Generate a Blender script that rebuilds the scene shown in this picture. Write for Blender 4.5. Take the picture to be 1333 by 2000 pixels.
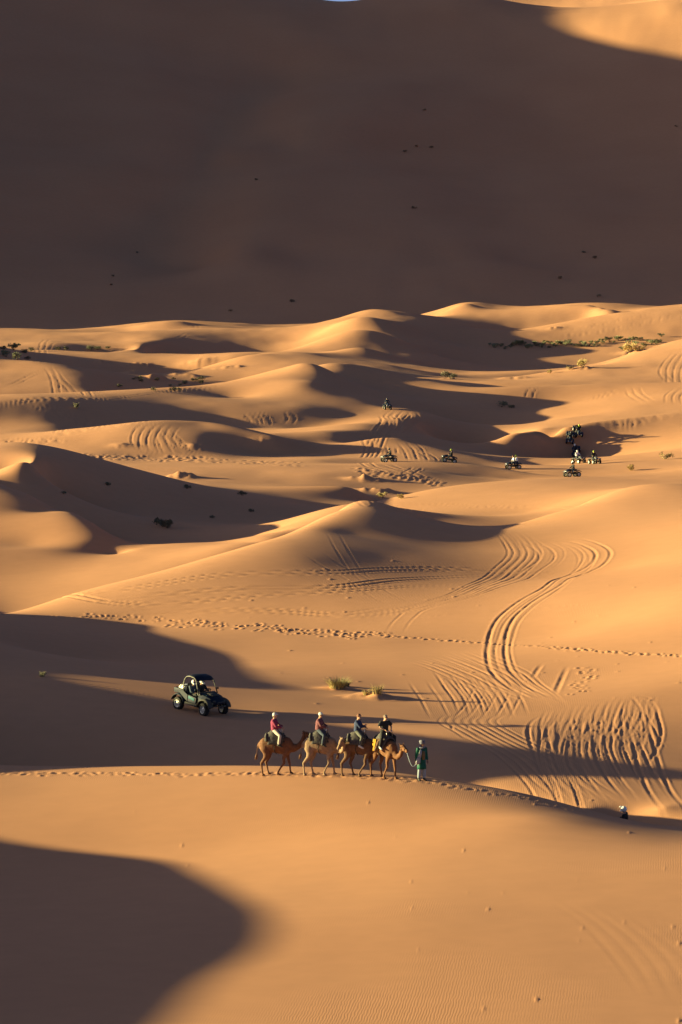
import bpy, bmesh, math, random
import numpy as np
from mathutils import Vector, Matrix

random.seed(7)
R = math.radians
sc = bpy.context.scene
for o in list(bpy.data.objects):
    bpy.data.objects.remove(o)

# ------------------------------------------------------------------ camera, sky, sun
CAMZ = 22.0                       # eye height above the flat of the erg
F_PX = 7500.0                     # focal length in photograph pixels (135 mm, portrait)
PITCH = math.atan(427.0 / F_PX)
SUN_EL = R(8.2)
SUN_BEYOND = R(8.0)               # the sun stands to the left, a little beyond the camera plane

cam_d = bpy.data.cameras.new('camera')
cam = bpy.data.objects.new('camera', cam_d)
sc.collection.objects.link(cam)
cam.location = (0, 0, CAMZ)
cam.rotation_euler = (math.pi / 2 - PITCH, 0, 0)
cam_d.sensor_fit = 'VERTICAL'
cam_d.sensor_height = 36.0
cam_d.lens = F_PX / 2000.0 * 36.0
cam_d.clip_start = 1.0
cam_d.clip_end = 20000.0
sc.camera = cam

world = bpy.data.worlds.new('World')
sc.world = world
world.use_nodes = True
wn = world.node_tree.nodes
sky = wn.new('ShaderNodeTexSky')
sky.sky_type = 'NISHITA'
sky.sun_disc = False
sky.sun_elevation = SUN_EL
# direction towards the sun
SUN_DIR = Vector((-math.cos(SUN_EL) * math.cos(SUN_BEYOND),
                  math.cos(SUN_EL) * math.sin(SUN_BEYOND), math.sin(SUN_EL)))
sky.sun_rotation = math.atan2(SUN_DIR.x, SUN_DIR.y)
sky.air_density = 0.25
sky.dust_density = 0.8
sky.ozone_density = 1.0
bg = wn['Background']
world.node_tree.links.new(sky.outputs[0], bg.inputs[0])
bg.inputs[1].default_value = 0.05

sun_d = bpy.data.lights.new('sun', 'SUN')
sun_d.energy = 5.0
sun_d.angle = R(0.53)
sun_d.color = (1.0, 0.87, 0.385)
sun = bpy.data.objects.new('sun', sun_d)
sc.collection.objects.link(sun)
sun.location = (-300, 200, 200)
sun.rotation_euler = SUN_DIR.to_track_quat('Z', 'Y').to_euler()

sc.view_settings.view_transform = 'Standard'
sc.view_settings.look = 'None'
sc.view_settings.gamma = 1.0
sc.view_settings.use_curve_mapping = False
sc.view_settings.exposure = 2.0

# ------------------------------------------------------------------ photograph pixel <-> place
def ray(u, v):
    """slope per metre of distance: x/y and z/y (z relative to the eye)"""
    t = (1000.0 - v) / F_PX
    k = math.cos(PITCH) + t * math.sin(PITCH)
    return (u - 666.5) / F_PX / k, (-math.sin(PITCH) + t * math.cos(PITCH)) / k

def place(u, v, d):
    a, w = ray(u, v)
    return a * d, d, w * d

# ------------------------------------------------------------------ materials
def new_mat(name, color=(0.5, 0.5, 0.5), rough=0.8, metallic=0.0, coat=0.0, spec=0.3):
    m = bpy.data.materials.new(name)
    m.use_nodes = True
    b = m.node_tree.nodes['Principled BSDF']
    b.inputs['Base Color'].default_value = (*color, 1)
    b.inputs['Roughness'].default_value = rough
    b.inputs['Metallic'].default_value = metallic
    b.inputs['Specular IOR Level'].default_value = spec
    b.inputs['Coat Weight'].default_value = coat
    return m

def noise_mat(name, c1, c2, scale=8.0, rough=0.85, bump=0.0, metallic=0.0, spec=0.3, coat=0.0, detail=4.0):
    """procedural mottled material: two tones mixed by noise in object space, optional bump"""
    m = new_mat(name, c1, rough, metallic, coat, spec)
    nt = m.node_tree
    b = nt.nodes['Principled BSDF']
    tc = nt.nodes.new('ShaderNodeTexCoord')
    n = nt.nodes.new('ShaderNodeTexNoise')
    n.inputs['Scale'].default_value = scale
    n.inputs['Detail'].default_value = detail
    nt.links.new(tc.outputs['Object'], n.inputs['Vector'])
    mix = nt.nodes.new('ShaderNodeMix'); mix.data_type = 'RGBA'
    ramp = nt.nodes.new('ShaderNodeMapRange')
    ramp.inputs['From Min'].default_value = 0.35; ramp.inputs['From Max'].default_value = 0.65
    nt.links.new(n.outputs['Fac'], ramp.inputs['Value'])
    nt.links.new(ramp.outputs[0], mix.inputs['Factor'])
    mix.inputs['A'].default_value = (*c1, 1); mix.inputs['B'].default_value = (*c2, 1)
    nt.links.new(mix.outputs['Result'], b.inputs['Base Color'])
    if bump:
        bp = nt.nodes.new('ShaderNodeBump')
        bp.inputs['Strength'].default_value = bump
        bp.inputs['Distance'].default_value = 0.02
        nt.links.new(n.outputs['Fac'], bp.inputs['Height'])
        nt.links.new(bp.outputs[0], b.inputs['Normal'])
    return m

def sand_material():
    m = new_mat('sand', (0.46, 0.25, 0.105), 0.95, spec=0.1)
    nt = m.node_tree; N = nt.nodes; L = nt.links
    b = N['Principled BSDF']
    geo = N.new('ShaderNodeNewGeometry')
    def noise(scale, detail=3.0, vec=None):
        n = N.new('ShaderNodeTexNoise'); n.inputs['Scale'].default_value = scale
        n.inputs['Detail'].default_value = detail
        L.new(vec if vec else geo.outputs['Position'], n.inputs['Vector']); return n
    big = noise(0.03, 4)
    mid = noise(0.9, 5)
    fine = noise(14.0, 4)
    mx = N.new('ShaderNodeMix'); mx.data_type = 'RGBA'
    mr = N.new('ShaderNodeMapRange'); mr.inputs['From Min'].default_value = 0.35; mr.inputs['From Max'].default_value = 0.68
    L.new(big.outputs['Fac'], mr.inputs['Value']); L.new(mr.outputs[0], mx.inputs['Factor'])
    mx.inputs['A'].default_value = (0.52, 0.255, 0.138, 1)
    mx.inputs['B'].default_value = (0.49, 0.235, 0.126, 1)
    m2 = N.new('ShaderNodeMix'); m2.data_type = 'RGBA'; m2.blend_type = 'MULTIPLY'
    mr2 = N.new('ShaderNodeMapRange'); mr2.inputs['To Min'].default_value = 0.93; mr2.inputs['To Max'].default_value = 1.07
    L.new(mid.outputs['Fac'], mr2.inputs['Value'])
    m2.inputs['Factor'].default_value = 1.0
    L.new(mx.outputs['Result'], m2.inputs['A']); L.new(mr2.outputs[0], m2.inputs['B'])
    L.new(m2.outputs['Result'], b.inputs['Base Color'])
    # wind ripples and grain, only relief
    mp = N.new('ShaderNodeMapping'); mp.inputs['Rotation'].default_value = (0, 0, R(14)); mp.inputs['Scale'].default_value = (1.0, 0.35, 1.0)
    L.new(geo.outputs['Position'], mp.inputs['Vector'])
    wv = N.new('ShaderNodeTexWave'); wv.inputs['Scale'].default_value = 3.5; wv.inputs['Distortion'].default_value = 5.0
    wv.inputs['Detail'].default_value = 3.0; wv.inputs['Detail Scale'].default_value = 1.2
    L.new(mp.outputs[0], wv.inputs['Vector'])
    pm = noise(0.08, 2)
    pr = N.new('ShaderNodeMapRange'); pr.inputs['From Min'].default_value = 0.45; pr.inputs['From Max'].default_value = 0.65
    L.new(pm.outputs['Fac'], pr.inputs['Value'])
    mul = N.new('ShaderNodeMath'); mul.operation = 'MULTIPLY'
    L.new(wv.outputs['Fac'], mul.inputs[0]); L.new(pr.outputs[0], mul.inputs[1])
    b1 = N.new('ShaderNodeBump'); b1.inputs['Strength'].default_value = 0.25; b1.inputs['Distance'].default_value = 0.008
    L.new(mul.outputs[0], b1.inputs['Height'])
    b2 = N.new('ShaderNodeBump'); b2.inputs['Strength'].default_value = 0.3; b2.inputs['Distance'].default_value = 0.004
    L.new(fine.outputs['Fac'], b2.inputs['Height']); L.new(b1.outputs[0], b2.inputs['Normal'])
    L.new(b2.outputs[0], b.inputs['Normal'])
    return m

SAND = sand_material()

# ------------------------------------------------------------------ terrain: dune lines
# every line: points (u, v, distance) read off the place; c = roundness of the crest in px,
# behind = (distance factor at which ground shows again behind it, depth of the dip between)
def base_z(d):
    return np.interp(d, [50, 100, 174, 300, 500, 600, 700, 800, 900, 1000, 1300, 1700, 3000],
                     [-24, -22.5, -22, -21.5, -21.5, -20, -17.5, -15, -12, -9, 40, 100, 100])

LINES = []
def crest(pts, c=10, behind=None, step=16):
    LINES.append(('v', pts, c, behind, step))
def soft(pts, c=45, step=45):
    LINES.append(('v', pts, c, None, step))
def off(pts, c=40, step=60):          # (u, z, d)
    LINES.append(('z', pts, c, None, step))

#TERRAIN_DATA_BEGIN
# foreground slope
off([(-350, -22.3, 112), (0, -22.25, 112), (400, -22.2, 112), (800, -22.1, 112), (1333, -22.05, 112), (1700, -22, 112)])
off([(-300, -22.5, 134), (0, -22.4, 134), (400, -22.15, 134), (800, -21.85, 134), (1333, -21.65, 134), (1650, -21.5, 134)])
off([(-200, -22.6, 153), (0, -22.5, 153), (400, -22.1, 153), (800, -21.3, 153), (1050, -20.95, 153), (1200, -21.15, 150), (1333, -21.3, 148), (1650, -21.2, 146)])
# A: crest the caravan walks on
crest([(-400, 1495, 180), (0, 1506, 176.5), (250, 1509, 175), (500, 1509, 172.5), (700, 1513, 169.5)], c=14, behind=(1.03, 0.9))
crest([(700, 1513, 169.5), (800, 1522, 168), (940, 1542, 165)], c=14, behind=(1.045, 1.1))
crest([(940, 1542, 165), (1060, 1563, 162.5), (1120, 1577, 161)], c=14, behind=(1.045, 1.0))
crest([(1120, 1577, 161), (1180, 1592, 159.8), (1333, 1623, 156.5), (1600, 1650, 153)], c=14)
off([(1160, -23.0, 163.6), (1195, -23.8, 163.6), (1230, -23.8, 163.4), (1270, -22.9, 162.5)], c=12, step=30)
off([(1150, -22.6, 167), (1220, -22.9, 167), (1300, -22.5, 167)], c=12, step=40)
# B: low ridge the buggy drives on
crest([(-300, 1290, 200), (0, 1318, 199), (180, 1338, 197), (330, 1362, 195), (480, 1385, 193), (700, 1402, 191.5), (860, 1411, 191),
       (1000, 1400, 194), (1100, 1386, 196), (1250, 1358, 199), (1333, 1328, 203), (1600, 1270, 210)], c=18)
soft([(880, 1474, 178.5), (1000, 1486, 178), (1160, 1503, 177), (1333, 1519, 176), (1600, 1545, 174)])
off([(900, -21.35, 186), (1100, -21.6, 186), (1333, -21.85, 186), (1600, -22.1, 186)])
soft([(0, 1420, 187), (250, 1440, 185), (500, 1450, 184), (750, 1460, 182)])
# flat with the grass tufts, basin floor
soft([(150, 1290, 222), (400, 1300, 218), (650, 1325, 210), (850, 1345, 206), (1050, 1340, 206), (1200, 1300, 213)])
soft([(250, 1220, 246), (450, 1235, 240), (700, 1250, 235), (900, 1250, 234), (1100, 1232, 234), (1333, 1172, 236), (1600, 1110, 238)])
off([(600, -18.4, 265), (750, -19.0, 265), (900, -19.45, 265), (1050, -19.6, 265), (1200, -19.05, 265), (1333, -18.1, 265), (1600, -16.3, 265)])
# C: long ridge climbing from lower left, then rim of the bowl, then the dune at the right edge
crest([(-300, 1150, 236), (-150, 1172, 244), (0, 1199, 252), (150, 1160, 260), (330, 1111, 266), (480, 1068, 272), (560, 1043, 281), (640, 1010, 295), (720, 985, 306),
       (790, 996, 303), (860, 1024, 296), (930, 1031, 295), (990, 1027, 299), (1060, 1010, 307), (1102, 1000, 311), (1192, 965, 318), (1242, 953, 320), (1292, 948, 320), (1333, 948, 320), (1500, 960, 320)],
      c=34, behind=(1.09, 1.2))
off([(680, -17.6, 282), (800, -18.05, 282), (900, -18.45, 282), (1050, -18.55, 282), (1200, -17.95, 282), (1333, -17.15, 282), (1600, -15.6, 282)])
# left of C
soft([(-200, 1130, 290), (0, 1125, 292), (150, 1112, 294), (300, 1090, 296)])
crest([(230, 1085, 300), (300, 1064, 306), (400, 1058, 306), (500, 1057, 300)], c=20, behind=(1.08, 0.3))
crest([(-200, 1064, 303), (0, 1071, 302), (110, 1074, 302), (230, 1085, 303)], c=14)
# K2
crest([(-380, 960, 375), (-300, 895, 368), (-200, 903, 362), (-100, 925, 352), (0, 957, 341), (65, 988, 319), (66, 1000, 317), (125, 999, 318), (170, 1014, 314), (190, 1037, 309), (150, 1068, 304)], c=8, behind=None)
off([(60, -20.4, 336), (150, -21.2, 334), (230, -21.4, 330), (330, -21.5, 328)])
soft([(-100, 1050, 308), (60, 1062, 306)])
# hollow behind K2
soft([(80, 960, 362), (200, 975, 364), (330, 1000, 365), (450, 1020, 360), (560, 1015, 366), (650, 990, 385)])
soft([(250, 935, 410), (400, 950, 412), (550, 955, 412), (700, 955, 415)])
# K
crest([(-250, 945, 405), (-120, 893, 400), (0, 868, 395), (40, 864, 385), (64, 875, 376), (77, 890, 367), (66, 904, 361), (30, 911, 356), (0, 922, 356), (-80, 945, 356)], c=8, behind=None)
soft([(-20, 960, 348), (50, 955, 349), (120, 955, 354)], c=15)
off([(-200, -20.0, 410), (-60, -18.5, 412), (60, -20.0, 420), (200, -21.4, 430)])
# bowl and E
soft([(780, 993, 336), (850, 1003, 342), (950, 1008, 342), (1040, 1000, 346)])
crest([(720, 990, 366), (792, 967, 382), (917, 947, 395), (1000, 940, 402), (1117, 934, 405), (1217, 937, 402), (1333, 935, 400), (1500, 930, 400)], c=14, behind=(1.12, 0.6))
# plain of the quads
soft([(-200, 890, 495), (0, 885, 500), (150, 890, 490), (320, 895, 492), (480, 905, 478), (640, 895, 490)])
soft([(330, 930, 440), (500, 930, 442), (650, 925, 446), (800, 920, 455)])
crest([(690, 905, 475), (760, 902, 476), (830, 902, 476), (877, 903, 480), (950, 910, 482), (1003, 917, 477), (1060, 925, 470), (1118, 929, 468), (1250, 925, 466), (1400, 905, 470)], c=16, behind=(1.03, 0.5))
soft([(930, 930, 463), (1010, 935, 463)], c=20)
# G2, G1
crest([(690, 872, 520), (737, 857, 528), (777, 857, 530), (832, 870, 528), (882, 880, 522), (950, 895, 512), (1010, 908, 500)], c=16, behind=(1.03, 0.5))
crest([(600, 838, 575), (667, 820, 584), (700, 807, 592), (757, 797, 598), (810, 798, 598), (840, 806, 597), (880, 823, 598)], c=14, behind=None)
soft([(620, 870, 525), (690, 850, 540), (740, 830, 560)])
crest([(812, 801, 597), (814, 815, 585), (808, 835, 568), (797, 852, 550)], c=10)
# quads' hollow
soft([(860, 872, 575), (930, 882, 572), (1020, 890, 566), (1100, 894, 560), (1200, 898, 552), (1290, 885, 540), (1400, 865, 525)])
crest([(1000, 842, 560), (1072, 836, 562), (1150, 826, 566), (1240, 815, 572), (1333, 804, 578), (1500, 790, 580)], c=14, behind=(1.03, 0.5))
# W
crest([(100, 884, 498), (175, 856, 508), (260, 826, 516), (320, 820, 520), (390, 823, 520), (475, 836, 516), (540, 855, 510)], c=12)
crest([(392, 826, 519), (399, 845, 510), (392, 866, 503), (380, 884, 497)], c=14)
off([(480, -20.9, 505), (560, -21.2, 508), (470, -21.2, 490)])
# left mid dunes
soft([(-100, 835, 545), (0, 832, 548), (100, 832, 548)])
crest([(-200, 800, 556), (0, 788, 565), (90, 779, 573), (185, 777, 583), (240, 772, 593), (350, 757, 616), (450, 745, 630), (525, 731, 636), (565, 716, 640), (590, 707, 642), (615, 712, 640), (625, 727, 634), (640, 744, 626), (667, 760, 620), (700, 775, 612), (757, 796, 602)], c=8, behind=None)
off([(100, -18.5, 640), (300, -18.2, 665), (480, -17.5, 675), (620, -16.5, 690)], c=30)
off([(190, -20.2, 545), (300, -20.6, 552), (400, -20.5, 552), (500, -20.3, 550), (580, -20.0, 548)])
off([(430, -19.3, 577), (500, -18.5, 582), (580, -17.7, 588), (640, -17.5, 596)])
off([(450, -16.5, 611), (540, -15.4, 613), (590, -14.5, 615), (622, -14.2, 619)], c=25)
# F's right wing, O
crest([(645, 709, 662), (700, 717, 680), (780, 733, 672), (850, 745, 660), (940, 757, 648), (1052, 753, 648), (1146, 750, 650), (1333, 747, 650), (1500, 740, 650)], c=16, behind=(1.03, 0.8))
soft([(690, 745, 648), (730, 762, 640), (810, 777, 634), (900, 790, 626), (1000, 792, 632), (1100, 788, 633), (1200, 784, 624), (1333, 775, 620), (1450, 770, 620)])
soft([(900, 840, 606), (1000, 835, 606), (1080, 820, 600)])
# H
crest([(420, 712, 735), (485, 695, 740), (550, 691, 745), (625, 692, 750), (667, 700, 748), (720, 707, 744), (757, 712, 738), (850, 730, 725)], c=14, behind=(1.05, 0.8))
# N
crest([(1000, 741, 690), (1043, 730, 705), (1158, 717, 725), (1205, 703, 735), (1273, 680, 745), (1333, 669, 750), (1500, 650, 750)], c=12, behind=(1.06, 1.5))
# X
crest([(-150, 725, 685), (0, 722, 688), (30, 712, 692), (60, 707, 694), (100, 711, 692), (128, 725, 684), (150, 745, 672), (185, 772, 655)], c=10, behind=None)
off([(40, -15.5, 730), (150, -16.5, 735)])
off([(-330, -14, 688), (-180, -9.5, 702), (-150, -7, 730), (-150, -7, 770), (-170, -9, 800), (-250, -13, 830)], c=20)  # unseen ridge beyond the left edge, added to shade the hollow
soft([(200, 742, 735), (300, 748, 755), (400, 742, 765), (500, 728, 765)])
soft([(-100, 690, 800), (0, 687, 805), (100, 684, 810)])
soft([(200, 697, 842), (300, 702, 850), (450, 702, 858), (560, 695, 868)])
soft([(130, 672, 850), (210, 668, 870), (250, 676, 842)])
off([(600, -10.5, 892), (660, -7.2, 890), (720, -5.2, 890), (800, -8.2, 890), (870, -11.2, 890)])
off([(560, -12.8, 850), (640, -9.6, 850), (720, -7.6, 850), (800, -11.2, 850), (880, -14.5, 850), (960, -16, 850), (1060, -16.3, 850), (1180, -16.3, 850), (1300, -15.5, 850)])
off([(640, -12.4, 800), (720, -11.2, 800), (800, -14.4, 800), (880, -16.4, 800), (960, -17.2, 800), (1080, -17.2, 800), (1200, -17.2, 800)])
soft([(930, 676, 889), (960, 676, 890), (1060, 673, 893), (1160, 670, 896), (1290, 657, 900), (1400, 650, 900)], c=14)
# far line of dunes
crest([(-200, 640, 930), (0, 643, 930), (120, 648, 925), (240, 653, 922), (300, 648, 922), (390, 640, 926), (500, 646, 930), (625, 637, 932), (667, 622, 932), (720, 606, 930), (755, 606, 927), (800, 614, 922), (845, 624, 918), (920, 640, 915)], c=10, behind=(1.04, 1.5))
crest([(250, 645, 965), (280, 635, 968), (320, 628, 970), (360, 628, 970), (385, 636, 968)], c=10, behind=(1.04, 1.5))
crest([(800, 640, 985), (845, 618, 990), (880, 603, 995), (904, 591, 997), (935, 598, 992), (967, 603, 990), (1060, 600, 985), (1127, 595, 980), (1160, 597, 975), (1197, 607, 965)], c=8, behind=(1.03, 2))
crest([(960, 650, 930), (1040, 640, 935), (1197, 612, 945), (1333, 597, 950), (1500, 585, 950)], c=14, behind=(1.03, 2))
# T2 spur
crest([(380, 640, 922), (365, 644, 908), (335, 655, 886), (300, 668, 862), (270, 678, 845)], c=8)
# great dune
soft([(-300, 650, 1050), (0, 640, 1050), (350, 632, 1060), (700, 625, 1060), (1050, 625, 1060), (1400, 620, 1050)], c=70, step=150)
soft([(-300, 470, 1150), (0, 490, 1150), (350, 510, 1150), (700, 500, 1150), (1050, 510, 1150), (1333, 500, 1150), (1600, 490, 1150)], c=70, step=150)
soft([(-300, 200, 1290), (0, 260, 1290), (350, 300, 1290), (700, 290, 1300), (1050, 300, 1300), (1333, 280, 1300), (1600, 240, 1300)], c=70, step=150)
soft([(-300, -60, 1440), (0, 20, 1440), (350, 80, 1440), (700, 100, 1440), (1000, 110, 1440), (1333, 60, 1440), (1600, 20, 1440)], c=70, step=150)
crest([(-400, -110, 1600), (0, -90, 1600), (400, -40, 1575), (600, -6, 1545), (665, 8, 1530), (740, -6, 1540), (830, 0, 1530), (900, 5, 1520), (980, 20, 1508), (1040, 26, 1503), (1125, 20, 1500), (1200, 5, 1505), (1333, -12, 1505), (1600, -80, 1530)], c=25, step=45)
soft([(-200, 30, 1640), (200, 40, 1640), (665, 75, 1620), (900, 75, 1610), (1100, 80, 1605), (1333, 60, 1605)], c=40, step=80)
# spur on the face of the great dune, ridge behind its crest
soft([(545, 130, 1430), (470, 250, 1343), (390, 360, 1263), (320, 470, 1184), (270, 560, 1114)], c=40)
soft([(630, 180, 1370), (580, 300, 1281), (520, 400, 1209), (450, 500, 1140)], c=60)
soft([(380, 150, 1399), (300, 270, 1310), (220, 390, 1224)], c=80)
soft([(700, 520, 1134), (850, 490, 1155), (1000, 510, 1140)], c=80)
soft([(300, 60, 1760), (560, 62, 1760), (700, 60, 1760), (850, 30, 1760), (1000, 25, 1760), (1200, 10, 1760)], c=40, step=80)
crest([(300, 70, 1900), (600, 60, 1900), (740, 45, 1900), (850, 8, 1900), (920, -4, 1900), (1050, -2, 1900), (1180, -12, 1900), (1400, -40, 1900)], c=40, step=80)
# off-frame ground
off([(-900, -21.5, 110), (-900, -22, 150)], c=150, step=400)
off([(-1000, -19, 280), (-1000, -20, 400), (-900, -20, 520), (-900, -17, 680), (-800, -13, 850)], c=150, step=700)
off([(2200, -22, 115), (2200, -21, 170), (2200, -18, 280), (2200, -19, 400), (2100, -19, 520), (2100, -15, 680), (2000, -10, 850)], c=150, step=700)
# off-frame dunes on the sunny side whose long shadows reach into the view
off([(-234, -18.95, 250), (-287, -18.25, 236), (-342, -17.75, 223), (-396, -17.25, 211.5), (-430, -17.2, 205), (-452, -18.75, 200.5), (-470, -18.9, 197.5), (-490, -17.5, 194.5), (-507, -17.45, 192), (-540, -16.95, 186.5), (-563, -15.75, 182.2), (-583, -17.3, 179.5), (-640, -19.3, 173), (-740, -20, 164)], c=6, step=20)
off([(-1560, -18.3, 162), (-1625, -16.55, 157), (-1720, -16.05, 151), (-1788, -15.8, 146.7), (-1872, -15.5, 141.8), (-1934, -15.45, 138.5), (-2017, -15.6, 134), (-2107, -15.85, 130), (-2283, -16.1, 122), (-2500, -16.6, 112)], c=30, step=60)
off([(-1300, -10, 1000), (-1008, -8, 1030), (-960, 14, 1062), (-875, 46, 1119), (-660, 105, 1300), (-505, 137, 1470), (-480, 142, 1500), (-462, 149, 1530), (-443, 155, 1556), (-425, 135, 1610), (-400, 95, 1700), (-400, 80, 1900)], c=100, step=120)
off([(2200, 20, 1100), (2200, 100, 1300), (2200, 150, 1550)], c=70, step=300)
#TERRAIN_DATA_END

def resample(p, step):
    p = np.array(p, float)
    s = np.r_[0, np.cumsum(np.hypot(np.diff(p[:, 0]), np.diff(p[:, 1]) * F_PX))]
    n = max(2, int(round(s[-1] / step)) + 1)
    t = np.linspace(0, s[-1], n)
    # smooth: cubic (Catmull-Rom style) through the control points
    out = []
    m = np.gradient(p, s, axis=0)
    idx = np.clip(np.searchsorted(s, t) - 1, 0, len(s) - 2)
    h = (s[idx + 1] - s[idx])[:, None]
    x = ((t - s[idx])[:, None]) / h
    h00 = 2 * x**3 - 3 * x**2 + 1; h10 = x**3 - 2 * x**2 + x; h01 = -2 * x**3 + 3 * x**2; h11 = x**3 - x**2
    return h00 * p[idx] + h10 * h * m[idx] + h01 * p[idx + 1] + h11 * h * m[idx + 1]

ctrl = []      # a, q, z, c
for kind, pts, c, behind, step in LINES:
    if kind == 'v':
        P = [(u, math.log(d), v) for u, v, d in pts]
        for u, q, v in resample(P, step):
            d = math.exp(q)
            a, w = ray(u, v)
            ctrl.append((a, q, w * d, c / F_PX))
        if behind:
            fac, dip = behind
            for u, q, v in resample(P, max(step * 3, 45))[1:-1]:
                d = math.exp(q)
                a, w = ray(u, v - 2)
                ctrl.append((a, q + math.log(fac), w * d * fac, 40 / F_PX))
                f2 = fac ** 0.5
                ctrl.append((a, q + math.log(f2), w * d * f2 - dip, 30 / F_PX))
    else:
        P = [(u, math.log(d), z) for u, z, d in pts]
        for u, q, z in resample(P, step):
            ctrl.append(((u - 666.5) / F_PX, q, z, c / F_PX))
ctrl = np.array(ctrl)
# drop control points that fall almost on top of each other
keep = []
cell = {}
for i, (a, q, z, c) in enumerate(ctrl):
    k = (round(a * F_PX / 6), round(q * F_PX / 6))
    if k in cell:
        continue
    cell[k] = i; keep.append(i)
ctrl = ctrl[keep]
CA, CQ, CZ, CC = ctrl.T
CZd = CZ - base_z(np.exp(CQ))
n = len(ctrl)
Rm = np.sqrt((CA[:, None] - CA[None]) ** 2 + (CQ[:, None] - CQ[None]) ** 2 + CC[None] ** 2)
Amat = np.zeros((n + 1, n + 1)); Amat[:n, :n] = Rm - np.diag(np.where(np.exp(CQ) > 1020, 0.0004, 0.0005)); Amat[:n, n] = 1; Amat[n, :n] = 1
sol = np.linalg.solve(Amat, np.r_[CZd, 0])
WK, W0 = sol[:n], sol[n]
print('terrain control points', n, 'maxw', np.abs(WK).max(), 'misfit', np.sort(np.abs(Rm @ WK + W0 - CZd))[-12:].round(2))

def terrain_raw(a, q):
    """height relative to the eye for arrays of x/y and ln(y)"""
    a = np.asarray(a, np.float64).ravel(); q = np.asarray(q, np.float64).ravel()
    out = np.empty(len(a))
    cc = CC ** 2
    for i in range(0, len(a), 500):
        da = a[i:i + 500, None] - CA
        dq = q[i:i + 500, None] - CQ
        da *= da; dq *= dq; da += dq; da += cc
        np.sqrt(da, out=da)
        out[i:i + 500] = da @ WK
    return out + W0 + base_z(np.exp(q))

# ------------------------------------------------------------------ terrain: grid
DETAIL = 3          # fine columns per solved one
DETAIL_R = 2        # fine rows per solved one
def stretch(knots, steps):
    """monotone samples whose spacing follows steps at the knots"""
    out = [knots[0]]
    while out[-1] < knots[-1]:
        out.append(out[-1] + float(np.interp(out[-1], knots, steps)))
    return np.array(out)
colu = stretch([-3400, -2400, -800, -90, -60, 1393, 1423, 2100, 4200], [220, 70, 45, 9, 7.4, 7.4, 9, 70, 220])
rowq = stretch([math.log(x) for x in (70, 104, 112, 158, 170, 330, 360, 640, 1000, 1100, 1650, 2600)],
               [0.03, 0.012, 0.006, 0.0036, 0.0021, 0.0021, 0.0044, 0.0044, 0.0046, 0.010, 0.013, 0.06])
ca_ = (colu - 666.5) / F_PX
AA, QQ = np.meshgrid(ca_, rowq)
Zc = terrain_raw(AA, QQ).reshape(AA.shape).astype(np.float64)

def refine(Z, k, axis):
    """cubic (Catmull-Rom) subdivision of a grid along one axis"""
    Z = np.moveaxis(Z, axis, 0)
    p0 = np.concatenate([2 * Z[:1] - Z[1:2], Z[:-2]]); p1 = Z[:-1]; p2 = Z[1:]; p3 = np.concatenate([Z[2:], 2 * Z[-1:] - Z[-2:-1]])
    out = []
    for i in range(k):
        t = i / k
        out.append(0.5 * (2 * p1 + (p2 - p0) * t + (2 * p0 - 5 * p1 + 4 * p2 - p3) * t * t + (3 * p1 - p0 - 3 * p2 + p3) * t ** 3))
    res = np.stack(out, 1).reshape((-1,) + Z.shape[1:])
    res = np.concatenate([res, Z[-1:]])
    return np.moveaxis(res, 0, axis)

FA = refine(ca_, DETAIL, 0)
FQ = refine(rowq, DETAIL_R, 0)
FZ = refine(refine(Zc, DETAIL_R, 0), DETAIL, 1)
FD = np.exp(FQ)
GX = FA[None, :] * FD[:, None]
GY = np.broadcast_to(FD[:, None], GX.shape)
print('grid', FZ.shape, 'tris', 2 * FZ.size)

# value noise for small undulations of the sand
rng = np.random.default_rng(3)
PERM = rng.random((256, 256)).astype(np.float32) * 2 - 1
def vnoise(x, y):
    xi = np.floor(x).astype(int); yi = np.floor(y).astype(int)
    fx = x - xi; fy = y - yi
    fx = fx * fx * (3 - 2 * fx); fy = fy * fy * (3 - 2 * fy)
    a = PERM[xi & 255, yi & 255]; b = PERM[(xi + 1) & 255, yi & 255]
    c = PERM[xi & 255, (yi + 1) & 255]; d = PERM[(xi + 1) & 255, (yi + 1) & 255]
    return (a * (1 - fx) + b * fx) * (1 - fy) + (c * (1 - fx) + d * fx) * fy
far = np.clip((GY - 150) / 800, 0, 1)
FZ += vnoise(GX / 9 + 7, GY / 16 + 3) * (0.05 + 0.12 * far)
FZ += vnoise(GX / 3.1 + 70, GY / 5 + 31) * (0.012 + 0.03 * far)
big = np.clip((GY - 1050) / 200, 0, 1)
FZ += vnoise(GX / 60 + 9, GY / 90 + 13) * 4.0 * big + vnoise(GX / 25 + 19, GY / 40 + 3) * 1.0 * big

def height(x, y):
    """ground height relative to the eye at a world point (bilinear on the fine grid)"""
    a = x / y; q = math.log(y)
    j = min(max(np.searchsorted(FA, a) - 1, 0), len(FA) - 2); i = min(max(np.searchsorted(FQ, q) - 1, 0), len(FQ) - 2)
    s = (a - FA[j]) / (FA[j + 1] - FA[j]); t = (q - FQ[i]) / (FQ[i + 1] - FQ[i])
    return (FZ[i, j] * (1 - s) + FZ[i, j + 1] * s) * (1 - t) + (FZ[i + 1, j] * (1 - s) + FZ[i + 1, j + 1] * s) * t

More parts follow.
